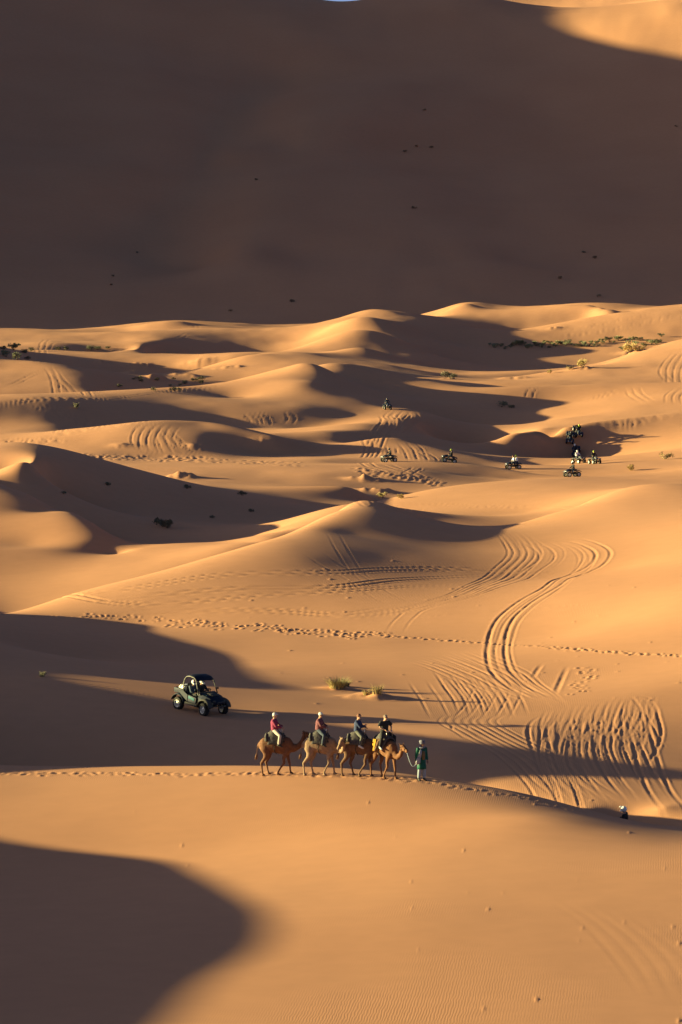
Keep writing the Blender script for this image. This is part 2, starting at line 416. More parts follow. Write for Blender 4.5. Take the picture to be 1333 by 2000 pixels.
def hit(u, v, dmin=100.0):
    """first ground point seen at photograph pixel (u, v), no nearer than dmin"""
    a, w = ray(u, v)
    j = int(np.clip(np.searchsorted(FA, a), 1, len(FA) - 1))
    s = (a - FA[j - 1]) / (FA[j] - FA[j - 1])
    z = FZ[:, j - 1] * (1 - s) + FZ[:, j] * s
    g = z - w * FD
    ok = np.nonzero((g[1:] >= 0) & (FD[1:] > dmin))[0]
    if len(ok) == 0:
        d = 1500.0
    else:
        i = ok[0]
        t = -g[i] / (g[i + 1] - g[i]) if g[i] < 0 else 1.0
        d = FD[i] + (FD[i + 1] - FD[i]) * t
    return a * d, d, w * d

#TRACKS_BEGIN
# ------------------------------------------------------------------ wheel ruts, footprints, hummocks
def smooth_path(p, spacing):
    p = np.array(p, float)
    s = np.r_[0, np.cumsum(np.hypot(np.diff(p[:, 0]), np.diff(p[:, 1])))]
    s += np.arange(len(s)) * 1e-6
    m = np.gradient(p, s, axis=0)
    t = np.linspace(0, s[-1], max(3, int(s[-1] / spacing) + 1))
    idx = np.clip(np.searchsorted(s, t) - 1, 0, len(s) - 2)
    h = (s[idx + 1] - s[idx])[:, None]
    x = ((t - s[idx])[:, None]) / h
    return ((2 * x**3 - 3 * x**2 + 1) * p[idx] + (x**3 - 2 * x**2 + x) * h * m[idx]
            + (-2 * x**3 + 3 * x**2) * p[idx + 1] + (x**3 - x**2) * h * m[idx + 1])

def window(x0, x1, y0, y1, r):
    i0 = np.searchsorted(FD, min(y0, y1) - r); i1 = np.searchsorted(FD, max(y0, y1) + r)
    ym, yM = max(min(y0, y1) - r, 1), max(y0, y1) + r
    lo, hi = min(x0, x1) - r, max(x0, x1) + r
    a0 = min(lo / ym, lo / yM); a1 = max(hi / ym, hi / yM)
    j0 = np.searchsorted(FA, a0); j1 = np.searchsorted(FA, a1)
    return i0, i1, j0, j1

CUT = np.zeros_like(FZ)          # ruts (<= 0)
HEAP = np.zeros_like(FZ)         # sand pushed up beside them (>= 0)
def rut(path, width=0.28, depth=0.10, berm=0.05, seed=0):
    """press one wheel rut along a world path; noise keeps it uneven"""
    path = np.asarray(path)
    width = width * (0.66 if path[0][1] < 330 else 0.82)
    reach = width * 2.2
    y0, y1 = path[:, 1].min(), path[:, 1].max()
    I0, I1, J0, J1 = window(path[:, 0].min(), path[:, 0].max(), y0, y1, reach)
    if I1 <= I0 or J1 <= J0:
        return
    D = np.full((I1 - I0, J1 - J0), 9.0, np.float32)
    T = np.zeros_like(D)
    nseg = len(path) - 1
    fade = max(1.0, min(nseg * 0.28, 5.0 / width))
    ph = seed * 1.7
    for k in range(nseg):
        (xa, ya), (xb, yb) = path[k], path[k + 1]
        wk = min(1.0, (k + 0.3) / fade, (nseg - k - 0.7) / fade) * (0.84 + 0.16 * math.sin(k * width * 0.9 + ph) * math.sin(k * width * 0.31 + ph * 2))
        i0, i1, j0, j1 = window(xa, xb, ya, yb, reach)
        if i1 <= i0 or j1 <= j0:
            continue
        X = GX[i0:i1, j0:j1] - xa; Y = GY[i0:i1, j0:j1] - ya
        dx, dy = xb - xa, yb - ya
        t = np.clip((X * dx + Y * dy) / (dx * dx + dy * dy + 1e-9), 0, 1)
        dist = np.hypot(X - t * dx, Y - t * dy)
        sub = D[i0 - I0:i1 - I0, j0 - J0:j1 - J0]
        near = dist < sub
        sub[near] = dist[near]
        T[i0 - I0:i1 - I0, j0 - J0:j1 - J0][near] = wk
    X = GX[I0:I1, J0:J1]; Y = GY[I0:I1, J0:J1]
    wob = T * (1 + 0.22 * vnoise(X * 1.3 + seed * 7.1, Y * 1.3 + seed * 3.3)) * (0.21 if y1 < 340 else 0.30)
    u = D / width
    cut = -depth * wob * np.exp(-(u * 2.0) ** 4)
    heap = berm * wob * np.exp(-((u - 0.95) / 0.33) ** 2)
    sub = CUT[I0:I1, J0:J1]; np.minimum(sub, cut, out=sub)
    sub = HEAP[I0:I1, J0:J1]; np.maximum(sub, heap, out=sub)

def path_of(uv, dmin=100.0, spacing=0.35):
    pts = [hit(u, v, dmin)[:2] for u, v in uv]
    return smooth_path(pts, spacing)

def wheels(uv, gauge=1.05, width=0.26, depth=0.10, dmin=100.0, seed=0, single=False, spacing=None):
    p = path_of(uv, dmin, spacing or width * 1.3)
    if single:
        rut(p, width, depth, depth * 0.5, seed); return
    t = np.gradient(p, axis=0); n = np.stack([-t[:, 1], t[:, 0]], 1)
    n /= np.linalg.norm(n, axis=1)[:, None] + 1e-9
    rut(p + n * gauge / 2, width, depth, depth * 0.5, seed)
    rut(p - n * gauge / 2, width, depth, depth * 0.5, seed + 1)

def pit(x, y, r, dep, rim=0.4):
    i0, i1, j0, j1 = window(x, x, y, y, r * 2.4)
    if i1 <= i0 or j1 <= j0:
        return
    dd = np.hypot(GX[i0:i1, j0:j1] - x, GY[i0:i1, j0:j1] - y) / r
    CUT[i0:i1, j0:j1] += -dep * np.exp(-dd ** 2 * 1.6)
    HEAP[i0:i1, j0:j1] += dep * rim * np.exp(-((dd - 1.5) / 0.5) ** 2)

def footprints(uv, spread=0.25, stepm=0.6, r=0.17, dep=0.07, rows=1, dmin=100.0, rnd=None):
    rnd = rnd or random.Random(5)
    p = path_of(uv, dmin, stepm)
    for k in range(rows):
        for i, (x, y) in enumerate(p):
            pit(x + rnd.uniform(-spread, spread), y + rnd.uniform(-spread, spread) * 1.4 + (0.12 if i % 2 else -0.12),
                r * rnd.uniform(0.7, 1.2), dep * rnd.uniform(0.6, 1.2))

def hummock(u, v, wid, hgt, rough=0.4, dmin=100.0, stretch_x=1.5, seed=0):
    x, y, z = hit(u, v, dmin)
    i0, i1, j0, j1 = window(x, x, y, y, wid * 2.2 * stretch_x)
    X = (GX[i0:i1, j0:j1] - x) / stretch_x; Y = GY[i0:i1, j0:j1] - y
    g = 0.55 * hgt * np.exp(-(X * X + Y * Y) / (wid * wid))
    g *= 1 + rough * vnoise(GX[i0:i1, j0:j1] * 2.2 / wid + seed, GY[i0:i1, j0:j1] * 1.5 / wid + seed * 2)
    HEAP[i0:i1, j0:j1] += g

rt = random.Random(11)
def L7(pts): return [(667 + x / 2, 980 + y / 2) for x, y in pts]       # notes taken on enlarged parts of the view
def L5(pts): return [(840 + x * 0.37, 1280 + y * 0.37) for x, y in pts]
def LA(pts): return [(x / 2, 560 + y / 2) for x, y in pts]
def LB(pts): return [(667 + x / 2, 560 + y / 2) for x, y in pts]
def LG(pts): return [(720 + x * 0.15, 760 + y * 0.15) for x, y in pts]

# loops in the basin under the bowl
loop = [(610, 112), (665, 165), (672, 218), (620, 268), (530, 322), (420, 372), (280, 412), (100, 442), (-150, 462), (-420, 470)]
for k, (sx, sy) in enumerate([(0, 0), (22, 3), (48, 4), (75, 8)]):
    wheels(L7([(x + sx * (1 if y < 300 else max(0, 1 - (y - 300) / 150)), y + sy * (1 if y < 300 else 0.4)) for x, y in loop]), 1.05, 0.24, 0.075, seed=k)
wheels(L7([(700, 130), (790, 188), (796, 232), (740, 272), (600, 332), (430, 388), (300, 420), (250, 455), (205, 515)]), 1.1, 0.26, 0.09, seed=20)
wheels(L7([(745, 138), (832, 180), (842, 222), (800, 266)]), 0.9, 0.2, 0.05, seed=22)
wheels(L7([(150, 25), (215, 48), (300, 70), (380, 98), (470, 122), (560, 128), (640, 118)]), 1.0, 0.22, 0.07, seed=24)
wheels(L7([(200, 20), (290, 48), (330, 75), (430, 108), (540, 120), (672, 104)]), 0.8, 0.2, 0.06, seed=26)
# right loop and the deep double rut coming down from it
wheels(L7([(770, 137), (905, 150), (985, 172), (1022, 212), (990, 252), (915, 286), (800, 345), (705, 402), (645, 455), (618, 505), (607, 560), (606, 610), (622, 660), (680, 715), (770, 762), (870, 800)]), 1.05, 0.34, 0.15, seed=30)
wheels(L7([(840, 140), (935, 175), (972, 215), (955, 250), (900, 292), (805, 358), (722, 415), (668, 470), (640, 540), (632, 600), (660, 670), (730, 735), (850, 792)]), 0.9, 0.24, 0.08, seed=32)
wheels(L7([(860, 150), (925, 188), (948, 225), (935, 262), (880, 298)]), 0.8, 0.18, 0.05, seed=34)
wheels(L7([(905, 292), (820, 360), (765, 400)]), 0.6, 0.2, 0.06, seed=36)
# spreading fan towards the crossing
for k in range(9):
    x0 = 235 + k * 34; y0 = 612 - k * 4 + rt.uniform(-5, 5)
    wheels(L7([(x0, y0), (x0 + 110, y0 + 30 + k * 2), (x0 + 240 - k * 6, y0 + 85), (x0 + 360 - k * 14, y0 + 135), (800 + k * 8, 800 + k * 2)]), 0.9, 0.22, 0.075 + 0.02 * (k % 2), seed=40 + k * 2)
for k in range(9):
    x0 = 380 + k * 26 + rt.uniform(-8, 8)
    wheels(L7([(x0, 665 + rt.uniform(-12, 12)), (x0 + 45, 720), (x0 + 85, 775), (x0 + 110, 840 + rt.uniform(-8, 8))]), 0.8, 0.22, 0.085, seed=60 + k, single=k % 3 == 1)
for k in range(5):
    wheels(L7([(430 + k * 55, 852), (480 + k * 50, 800), (510 + k * 48, 750), (520 + k * 45, 705)]), 0.8, 0.2, 0.075, seed=72 + k, single=True)
wheels(L7([(300, 700), (340, 760), (390, 850)]), 1.0, 0.22, 0.05, seed=78)
wheels(L7([(785, 632), (765, 660), (746, 692)]), single=True, width=0.34, depth=0.10, seed=80)
wheels(L7([(885, 640), (860, 695), (832, 762)]), single=True, width=0.36, depth=0.11, seed=81)
# long ruts across the flank of the ridge
wheels(L7([(-1330, 430), (-900, 350), (-500, 290), (0, 275), (150, 266), (350, 262), (600, 268), (900, 272)]), 1.0, 0.36, 0.26, seed=82)
wheels(L7([(-1250, 425), (-800, 372), (-400, 340), (0, 330), (200, 306), (400, 296), (600, 286)]), 0.9, 0.38, 0.32, seed=84)
wheels(L7([(-1300, 432), (-700, 400), (-300, 365), (0, 350), (300, 330), (510, 322)]), 0.7, 0.36, 0.26, seed=86)
wheels(L7([(-900, 435), (-500, 425), (-200, 430), (0, 440), (200, 412)]), 0.9, 0.38, 0.3, seed=88)
wheels(L7([(230, 470), (420, 440), (640, 425), (900, 405), (1150, 400)]), single=True, width=0.2, depth=0.045, seed=90)
wheels(L7([(-140, 180), (-60, 235), (60, 300), (150, 360), (245, 406)]), 1.6, 0.24, 0.04, seed=92)
wheels(L7([(-40, 110), (10, 200), (80, 290), (180, 355), (290, 400)]), 0.9, 0.2, 0.03, seed=94)
for k in range(6):
    wheels(L7([(-10 + 130 * k, 10 + rt.uniform(-3, 3)), (140 + 130 * k, 14 + rt.uniform(-4, 8)), (300 + 130 * k, 18 + rt.uniform(-6, 6))]), 1.0, 0.3, 0.04, seed=96 + k)
# crossing ridge: ruts falling from it to the lower right
for k in range(30):
    x0 = 625 + k * 17 + rt.uniform(-12, 12); y0 = 300 - (x0 - 625) * 0.15
    b = rt.uniform(-95, 95)
    wheels(L5([(x0 + 25, y0 - 14), (x0, y0 + 40), (x0 + b * 0.5, y0 + 150), (x0 + b + 20, y0 + 260), (x0 + b + 90, y0 + 400), (x0 + b + 190, y0 + 530)][:rt.choice((4, 5, 6, 6))]),
           0.9, rt.uniform(0.17, 0.24), rt.uniform(0.06, 0.11), seed=110 + k * 2, single=k % 4 == 3)
for k in range(13):
    x0 = 690 + k * 36 + rt.uniform(-15, 15)
    wheels(L5([(x0 + 40, 290 - k * 6), (x0 + 10, 340), (x0 - 40, 420), (x0 - 60, 500), (x0 - 40, 560)]), 0.8, 0.22, 0.085, seed=150 + k, single=k % 2 == 1)
wheels(L5([(660, 305), (600, 340), (568, 395), (575, 450), (605, 530), (690, 690), (760, 760)]), 0.9, 0.26, 0.10, seed=160)
wheels(L5([(880, 262), (980, 232), (1085, 222), (1135, 255), (1165, 330), (1180, 400), (1160, 480), (1110, 560), (1060, 610)]), 0.8, 0.26, 0.10, seed=162)
wheels(L5([(930, 240), (1060, 235), (1110, 280), (1100, 340), (1130, 480), (1160, 590), (1230, 740), (1330, 900)]), 1.0, 0.28, 0.11, seed=164)
for k in range(6):
    x0 = 95 + k * 42
    wheels(L5([(x0 + 60, 300), (x0, 345), (x0 + 70, 395), (x0 + 210, 470), (x0 + 350 + k * 10, 560), (x0 + 470 + k * 14, 680), (x0 + 640 + k * 14, 800)]), 0.9, 0.22, 0.075, seed=170 + k * 2)
wheels(L5([(5, 345), (80, 352), (170, 400), (270, 470)]), 0.8, 0.2, 0.06, seed=184)
wheels(L5([(900, 450), (1100, 452), (1340, 466)]), single=True, width=0.2, depth=0.05, seed=186)
wheels(L5([(1000, 590), (1150, 592), (1340, 598)]), 0.7, 0.2, 0.05, seed=188)
# mounds of the middle distance
for k, pts in enumerate([[(610, 527), (560, 545), (532, 585), (545, 625), (590, 648)], [(625, 530), (580, 555), (560, 600), (580, 640), (620, 655)],
                         [(640, 535), (610, 560), (590, 600), (610, 650)], [(660, 540), (630, 575), (640, 615), (665, 655)],
                         [(620, 555), (660, 590), (700, 630), (740, 657)], [(650, 560), (690, 600), (730, 640), (770, 660)], [(690, 545), (660, 590), (690, 640), (700, 658)]]):
    wheels(LA(pts), 1.1, 0.36, 0.13, dmin=480, seed=200 + 2 * k)
for k, pts in enumerate([[(370, 270), (290, 320), (305, 400), (265, 510), (170, 600), (90, 640), (20, 800), (-40, 900)], [(430, 270), (350, 330), (360, 410), (330, 510), (240, 600), (150, 650), (90, 800), (30, 900)],
                         [(500, 280), (440, 350), (380, 420), (330, 560), (260, 610)], [(560, 290), (590, 330), (540, 420), (450, 520), (330, 610)],
                         [(190, 330), (225, 380), (180, 480), (110, 610), (60, 700), (-10, 780)]]):
    wheels(LG(pts), 1.2, 0.4, 0.14, dmin=480, seed=220 + 2 * k)
for k, pts in enumerate([[(430, 690), (520, 790), (560, 880), (580, 940)], [(550, 690), (650, 790), (690, 880), (710, 940)], [(400, 770), (650, 810), (780, 870), (840, 945)],
                         [(160, 720), (190, 800), (210, 870)], [(300, 760), (320, 850)], [(100, 960), (300, 1010), (500, 1070), (700, 1140), (1000, 1230)], [(200, 960), (420, 1040), (650, 1130), (860, 1240)],
                         [(-100, 960), (200, 1050), (420, 1130)], [(640, 1010), (540, 1080), (430, 1150)]]):
    wheels(LG(pts), 1.2, 0.36, 0.12, dmin=440, seed=240 + 2 * k)
for k, pts in enumerate([[(185, 205), (165, 240), (150, 300)], [(245, 210), (195, 225), (170, 260), (160, 300)], [(185, 310), (210, 350), (220, 390), (260, 415), (330, 430)], [(215, 330), (245, 370), (275, 400), (350, 432)],
                         [(185, 320), (120, 350), (60, 380), (0, 405)], [(410, 275), (360, 285), (310, 308)], [(430, 240), (460, 255)], [(135, 455), (180, 480), (250, 490), (320, 530), (270, 555), (230, 575)],
                         [(150, 450), (210, 470), (290, 520), (350, 520), (350, 545), (270, 570), (150, 588), (0, 600)], [(420, 505), (450, 525), (420, 550), (360, 562)],
                         [(740, 180), (690, 205), (640, 220)], [(770, 165), (730, 150), (715, 158)], [(960, 495), (990, 520), (1000, 540)], [(1000, 490), (1035, 515), (1045, 540)], [(1120, 490), (1140, 515), (1120, 535)]]):
    wheels(LA(pts), 1.2, 0.42, 0.14, dmin=480, seed=260 + 2 * k)
wheels(LA([(-20, 470), (120, 442), (240, 436), (370, 442), (480, 432), (700, 405), (860, 385)]), 1.2, 0.5, 0.16, dmin=480, seed=300)
for k, pts in enumerate([[(1310, 255), (1270, 300), (1260, 345), (1285, 372)], [(1330, 255), (1295, 300), (1285, 350), (1300, 374)], [(1345, 270), (1315, 320), (1320, 374)], [(1120, 390), (1140, 425), (1190, 455)], [(1150, 390), (1165, 420), (1215, 452)],
                         [(1110, 400), (1040, 420), (960, 448)], [(1320, 395), (1285, 420), (1280, 455)], [(1345, 400), (1310, 430), (1315, 458)], [(770, 392), (740, 410), (735, 440)],
                         [(1333, 495), (1200, 515), (1060, 535), (960, 548)], [(1240, 515), (1140, 530), (1095, 560)], [(940, 765), (960, 790), (975, 820)], [(970, 765), (1000, 790), (1010, 818)], [(1010, 765), (1050, 790), (1070, 810)], [(1050, 762), (1100, 785)],
                         [(850, 80), (830, 100), (815, 122)], [(1333, 105), (1150, 150), (900, 190), (780, 200)], [(1250, 100), (1050, 140), (850, 178)]]):
    wheels(LB(pts), 1.2, 0.42, 0.13, dmin=400, seed=310 + 2 * k)
# busy piste across the quads' plain: rough broken sand
rp = random.Random(21)
for (ua, va), (ub, vb), nn in [((100, 889), (590, 907), 260), ((150, 893), (400, 898), 90), ((690, 915), (860, 945), 130), ((0, 862), (120, 858), 40)]:
    for k in range(nn):
        t = rp.random()
        x, y, z = hit(ua + (ub - ua) * t, va + (vb - va) * t + rp.uniform(-4, 4), 400)
        pit(x, y + rp.uniform(-2, 2), rp.uniform(0.2, 0.4), rp.uniform(0.02, 0.06), 0.7)
# trails of feet
footprints([(360, 1216), (440, 1222), (540, 1229), (620, 1236), (740, 1243)], 1.0, 0.5, 0.16, 0.08, rows=3, rnd=random.Random(1))
footprints([(600, 1232), (760, 1243), (900, 1253), (1050, 1262), (1180, 1273), (1345, 1281)], 0.12, 0.62, 0.15, 0.075, rows=1, rnd=random.Random(2))
footprints([(1080, 1265), (1180, 1273), (1345, 1281)], 0.2, 0.5, 0.14, 0.07, rows=1, rnd=random.Random(3))
footprints([(1150, 1300), (1140, 1330), (1125, 1355)], 0.5, 0.7, 0.15, 0.07, rows=1, rnd=random.Random(4))
footprints([(0, 1200), (180, 1203), (380, 1212)], 0.5, 0.7, 0.15, 0.06, rows=2, rnd=random.Random(6))
footprints([(-20, 1509), (120, 1511), (300, 1512), (500, 1512), (700, 1516), (830, 1526)], 0.4, 0.47, 0.15, 0.032, rows=3, rnd=random.Random(7))
footprints([(830, 1526), (940, 1544), (1060, 1566), (1130, 1583)], 0.35, 0.47, 0.15, 0.035, rows=2, rnd=random.Random(8))
# faint old marks and clods on the near slope
wheels([(380, 1990), (560, 1948), (760, 1900), (960, 1858), (1160, 1815), (1345, 1778)], single=True, width=0.2, depth=-0.022, seed=400)
for k in range(5):
    wheels([(1010 + k * 50, 1725 + k * 12), (1120 + k * 40, 1790 + k * 8), (1200 + k * 34, 1870), (1260 + k * 30, 1960)], single=True, width=0.34, depth=0.008, seed=402 + k)
rc = random.Random(9)
for k in range(120):
    u, v = rc.uniform(0, 1333), rc.uniform(1560, 1995)
    if v > 1700 and rc.random() < 0.5 and u < 700: continue
    x, y, z = hit(u, v)
    pit(x, y, rc.uniform(0.035, 0.075), -rc.uniform(0.01, 0.03), 0.0)
for k in range(90):
    u, v = rc.uniform(480, 1333), rc.uniform(1090, 1380)
    x, y, z = hit(u, v)
    pit(x, y, rc.uniform(0.07, 0.13), -rc.uniform(0.03, 0.06), 0.0)
# fresh ruts the buggy has left along the low ridge
wheels([(-30, 1320), (100, 1333), (220, 1350), (300, 1366), (352, 1380), (392, 1390)], 1.26, 0.26, 0.14, seed=420)
# small hummocks that hold plants
for k, a in enumerate([(656, 1346, 0.7, 0.26), (728, 1362, 1.0, 0.42), (668, 1342, 0.6, 0.16), (745, 1366, 0.7, 0.25)]):
    hummock(*a, rough=0.5, stretch_x=1.3, seed=k)
for k, (u, v, w, h) in enumerate([(352, 932, 1.2, 0.75), (366, 932, 1.0, 0.5), (350, 942, 0.8, 0.2), (705, 936, 1.2, 0.5), (720, 938, 1.4, 0.6), (735, 960, 1.4, 0.7), (750, 962, 1.2, 0.4), (235, 870, 1.0, 0.4), (380, 872, 1.0, 0.4), (505, 865, 1.0, 0.3),
                                  (200, 708, 1.2, 0.6), (270, 713, 1.5, 0.9), (268, 730, 2.0, 0.9), (282, 716, 1.3, 0.6), (310, 742, 2.0, 1.0), (345, 733, 1.6, 0.8), (372, 735, 1.6, 0.8), (385, 708, 1.8, 0.9), (400, 708, 1.6, 0.6), (455, 718, 2.0, 0.7), (300, 740, 1.6, 0.7),
                                  (1005, 740, 1.8, 0.9), (910, 637, 1.6, 0.9), (1139, 720, 1.6, 0.9), (1232, 690, 2.0, 1.3), (1245, 688, 1.6, 0.9), (875, 740, 1.3, 0.5), (1080, 642, 1.6, 0.7)]):
    hummock(u, v, w, h, rough=0.6, dmin=380, stretch_x=1.4, seed=k * 3)
np.clip(CUT, -0.22, 0.2, out=CUT)
FZ += CUT + HEAP * np.clip(1 + CUT * 6, 0.0, 1)
#TRACKS_END

def build_sheet(name, i0, i1):
    nr, nc = i1 - i0, len(FA)
    co = np.stack([GX[i0:i1], GY[i0:i1], FZ[i0:i1] + CAMZ], -1).reshape(-1, 3).astype(np.float32)
    idx = np.arange(nr * nc).reshape(nr, nc)
    quads = np.stack([idx[:-1, :-1], idx[:-1, 1:], idx[1:, 1:], idx[1:, :-1]], -1).reshape(-1, 4)
    me = bpy.data.meshes.new(name)
    me.vertices.add(len(co)); me.vertices.foreach_set('co', co.ravel())
    me.loops.add(quads.size); me.loops.foreach_set('vertex_index', quads.ravel().astype(np.int32))
    me.polygons.add(len(quads))
    me.polygons.foreach_set('loop_start', np.arange(0, quads.size, 4, dtype=np.int32))
    me.polygons.foreach_set('use_smooth', np.ones(len(quads), bool))
    me.update(calc_edges=True)
    me.materials.append(SAND)
    o = bpy.data.objects.new(name, me)
    sc.collection.objects.link(o)
    o['kind'] = 'structure'
    return o

isplit = int(np.searchsorted(FD, 1035))
build_sheet('sand_dunes', 0, isplit + 1)
build_sheet('great_dune', isplit, len(FD))

#OBJECTS_BEGIN
# ------------------------------------------------------------------ mesh helpers
COL = sc.collection
class MB:
    """collects vertices and faces of one part"""
    def __init__(self):
        self.v, self.f = [], []
    def add(self, verts, faces, M=None):
        b = len(self.v)
        self.v += [tuple(M @ Vector(p)) if M else tuple(p) for p in verts]
        self.f += [tuple(b + i for i in f) for f in faces]
        return self
    def box(self, c, s, rot=(0, 0, 0), bev=0.0):
        x, y, z = (k / 2 for k in s)
        M = Matrix.Translation(c) @ Matrix.Rotation(rot[2], 4, 'Z') @ Matrix.Rotation(rot[1], 4, 'Y') @ Matrix.Rotation(rot[0], 4, 'X')
        if bev <= 0:
            vs = [(i * x, j * y, k * z) for i in (-1, 1) for j in (-1, 1) for k in (-1, 1)]
            return self.add(vs, [(0, 1, 3, 2), (4, 6, 7, 5), (0, 4, 5, 1), (2, 3, 7, 6), (0, 2, 6, 4), (1, 5, 7, 3)], M)
        bm = bmesh.new(); bmesh.ops.create_cube(bm, size=1.0)
        for q in bm.verts: q.co = Vector((q.co.x * s[0], q.co.y * s[1], q.co.z * s[2]))
        bmesh.ops.bevel(bm, geom=bm.edges[:], offset=bev, segments=2, affect='EDGES', profile=0.6)
        bm.verts.index_update()
        self.add([q.co.copy() for q in bm.verts], [[q.index for q in f.verts] for f in bm.faces], M); bm.free(); return self
    def tube(self, pts, rad, seg=10, cap=True, flat=None):
        """tube through points; rad a number or one per point (number or (side, up) pair)"""
        pts = [Vector(p) for p in pts]
        if not isinstance(rad, (list, tuple)): rad = [rad] * len(pts)
        vs, fs = [], []
        prev = None
        for i, p in enumerate(pts):
            t = (pts[min(i + 1, len(pts) - 1)] - pts[max(i - 1, 0)]).normalized()
            if prev is None:
                ref = Vector((0, 0, 1)) if abs(t.z) < 0.9 else Vector((1, 0, 0))
                side = t.cross(ref).normalized()
            else:
                side = (prev - t * prev.dot(t)).normalized()
            prev = side
            up = side.cross(t).normalized()
            r = rad[i]
            ra, rb = r if isinstance(r, (list, tuple)) else (r, r)
            for k in range(seg):
                a = 2 * math.pi * k / seg
                vs.append(p + side * (ra * math.cos(a)) + up * (rb * math.sin(a)))
        for i in range(len(pts) - 1):
            for k in range(seg):
                fs.append((i * seg + k, i * seg + (k + 1) % seg, (i + 1) * seg + (k + 1) % seg, (i + 1) * seg + k))
        if cap:
            fs.append(tuple(range(seg - 1, -1, -1))); fs.append(tuple((len(pts) - 1) * seg + k for k in range(seg)))
        return self.add(vs, fs)
    def ball(self, c, r, seg=14, ring=9, rot=(0, 0, 0)):
        if not isinstance(r, (list, tuple)): r = (r, r, r)
        M = Matrix.Translation(c) @ Matrix.Rotation(rot[2], 4, 'Z') @ Matrix.Rotation(rot[1], 4, 'Y') @ Matrix.Rotation(rot[0], 4, 'X')
        vs = [(0, 0, r[2])]
        for i in range(1, ring):
            th = math.pi * i / ring
            for k in range(seg):
                a = 2 * math.pi * k / seg
                vs.append((r[0] * math.sin(th) * math.cos(a), r[1] * math.sin(th) * math.sin(a), r[2] * math.cos(th)))
        vs.append((0, 0, -r[2])); n = len(vs) - 1
        fs = [(0, 1 + k, 1 + (k + 1) % seg) for k in range(seg)]
        for i in range(ring - 2):
            for k in range(seg):
                a = 1 + i * seg + k; b = 1 + i * seg + (k + 1) % seg
                fs.append((a, a + seg, b + seg, b))
        o = 1 + (ring - 2) * seg
        fs += [(o + k, n, o + (k + 1) % seg) for k in range(seg)]
        return self.add(vs, fs, M)
    def lathe(self, c, prof, seg=20, axis='Y'):
        """profile (radius, along axis)"""
        vs, fs = [], []
        for r, h in prof:
            for k in range(seg):
                a = 2 * math.pi * k / seg
                p = (r * math.cos(a), h, r * math.sin(a)) if axis == 'Y' else (r * math.cos(a), r * math.sin(a), h)
                vs.append((c[0] + p[0], c[1] + p[1], c[2] + p[2]))
        for i in range(len(prof) - 1):
            for k in range(seg):
                fs.append((i * seg + k, i * seg + (k + 1) % seg, (i + 1) * seg + (k + 1) % seg, (i + 1) * seg + k))
        return self.add(vs, fs)
    def mesh(self, name, smooth=True):
        me = bpy.data.meshes.new(name)
        me.from_pydata([tuple(p) for p in self.v], [], self.f)
        bm = bmesh.new(); bm.from_mesh(me); bmesh.ops.recalc_face_normals(bm, faces=bm.faces[:]); bm.to_mesh(me); bm.free()
        if smooth: me.polygons.foreach_set('use_smooth', [True] * len(me.polygons))
        return me

def remesh(mb, voxel, relax=3):
    """melt overlapping closed shapes of one part into a single continuous skin"""
    me = mb.mesh('tmp')
    o = bpy.data.objects.new('tmp', me); COL.objects.link(o)
    m = o.modifiers.new('r', 'REMESH'); m.mode = 'VOXEL'; m.voxel_size = voxel; m.use_smooth_shade = True
    if relax:
        k = o.modifiers.new('s', 'SMOOTH'); k.factor = 0.5; k.iterations = relax
    dg = bpy.context.evaluated_depsgraph_get()
    out = bpy.data.meshes.new_from_object(o.evaluated_get(dg))
    bpy.data.objects.remove(o); bpy.data.meshes.remove(me)
    return out

def join_mesh(me, mb):
    """append loose detail (fingers) to a finished skin, still one mesh"""
    bm = bmesh.new(); bm.from_mesh(me)
    t = mb.mesh('t'); bm.from_mesh(t); bm.to_mesh(me); bm.free(); bpy.data.meshes.remove(t)
    me.polygons.foreach_set('use_smooth', [True] * len(me.polygons))
    return me

def obj(name, data, material, parent=None, smooth=True):
    me = data.mesh(name, smooth) if isinstance(data, MB) else data
    me.name = name
    if material and not me.materials: me.materials.append(material)
    o = bpy.data.objects.new(name, me); COL.objects.link(o)
    o.parent = parent
    return o

def tag(o, label, cat, group=None):
    o['label'] = label; o['category'] = cat
    if group: o['group'] = group
    return o

def empty(name):
    o = bpy.data.objects.new(name, None); o.empty_display_size = 0.3
    COL.objects.link(o); return o

def copy_tree(o, parent=None):
    c = o.copy(); COL.objects.link(c); c.parent = parent
    for ch in list(o.children): copy_tree(ch, c)
    return c

def ground_frame(x, y, yaw, half_l=0.9, half_w=0.5, sink=0.0):
    """matrix standing on the sand at (x, y), x axis along yaw, tilted to the slope"""
    f = Vector((math.cos(yaw), math.sin(yaw), 0)); l = Vector((-f.y, f.x, 0))
    def h(p): return height(p.x, p.y) + CAMZ
    c = Vector((x, y, 0))
    zf, zb = h(c + f * half_l), h(c - f * half_l); zl, zr = h(c + l * half_w), h(c - l * half_w)
    fx = Vector((f.x, f.y, (zf - zb) / (2 * half_l))).normalized()
    ly = Vector((l.x, l.y, (zl - zr) / (2 * half_w))).normalized()
    up = fx.cross(ly).normalized(); ly = up.cross(fx).normalized()
    M = Matrix((fx, ly, up)).transposed().to_4x4()
    M.translation = Vector((x, y, (zf + zb + zl + zr) / 4 - sink))
    return M

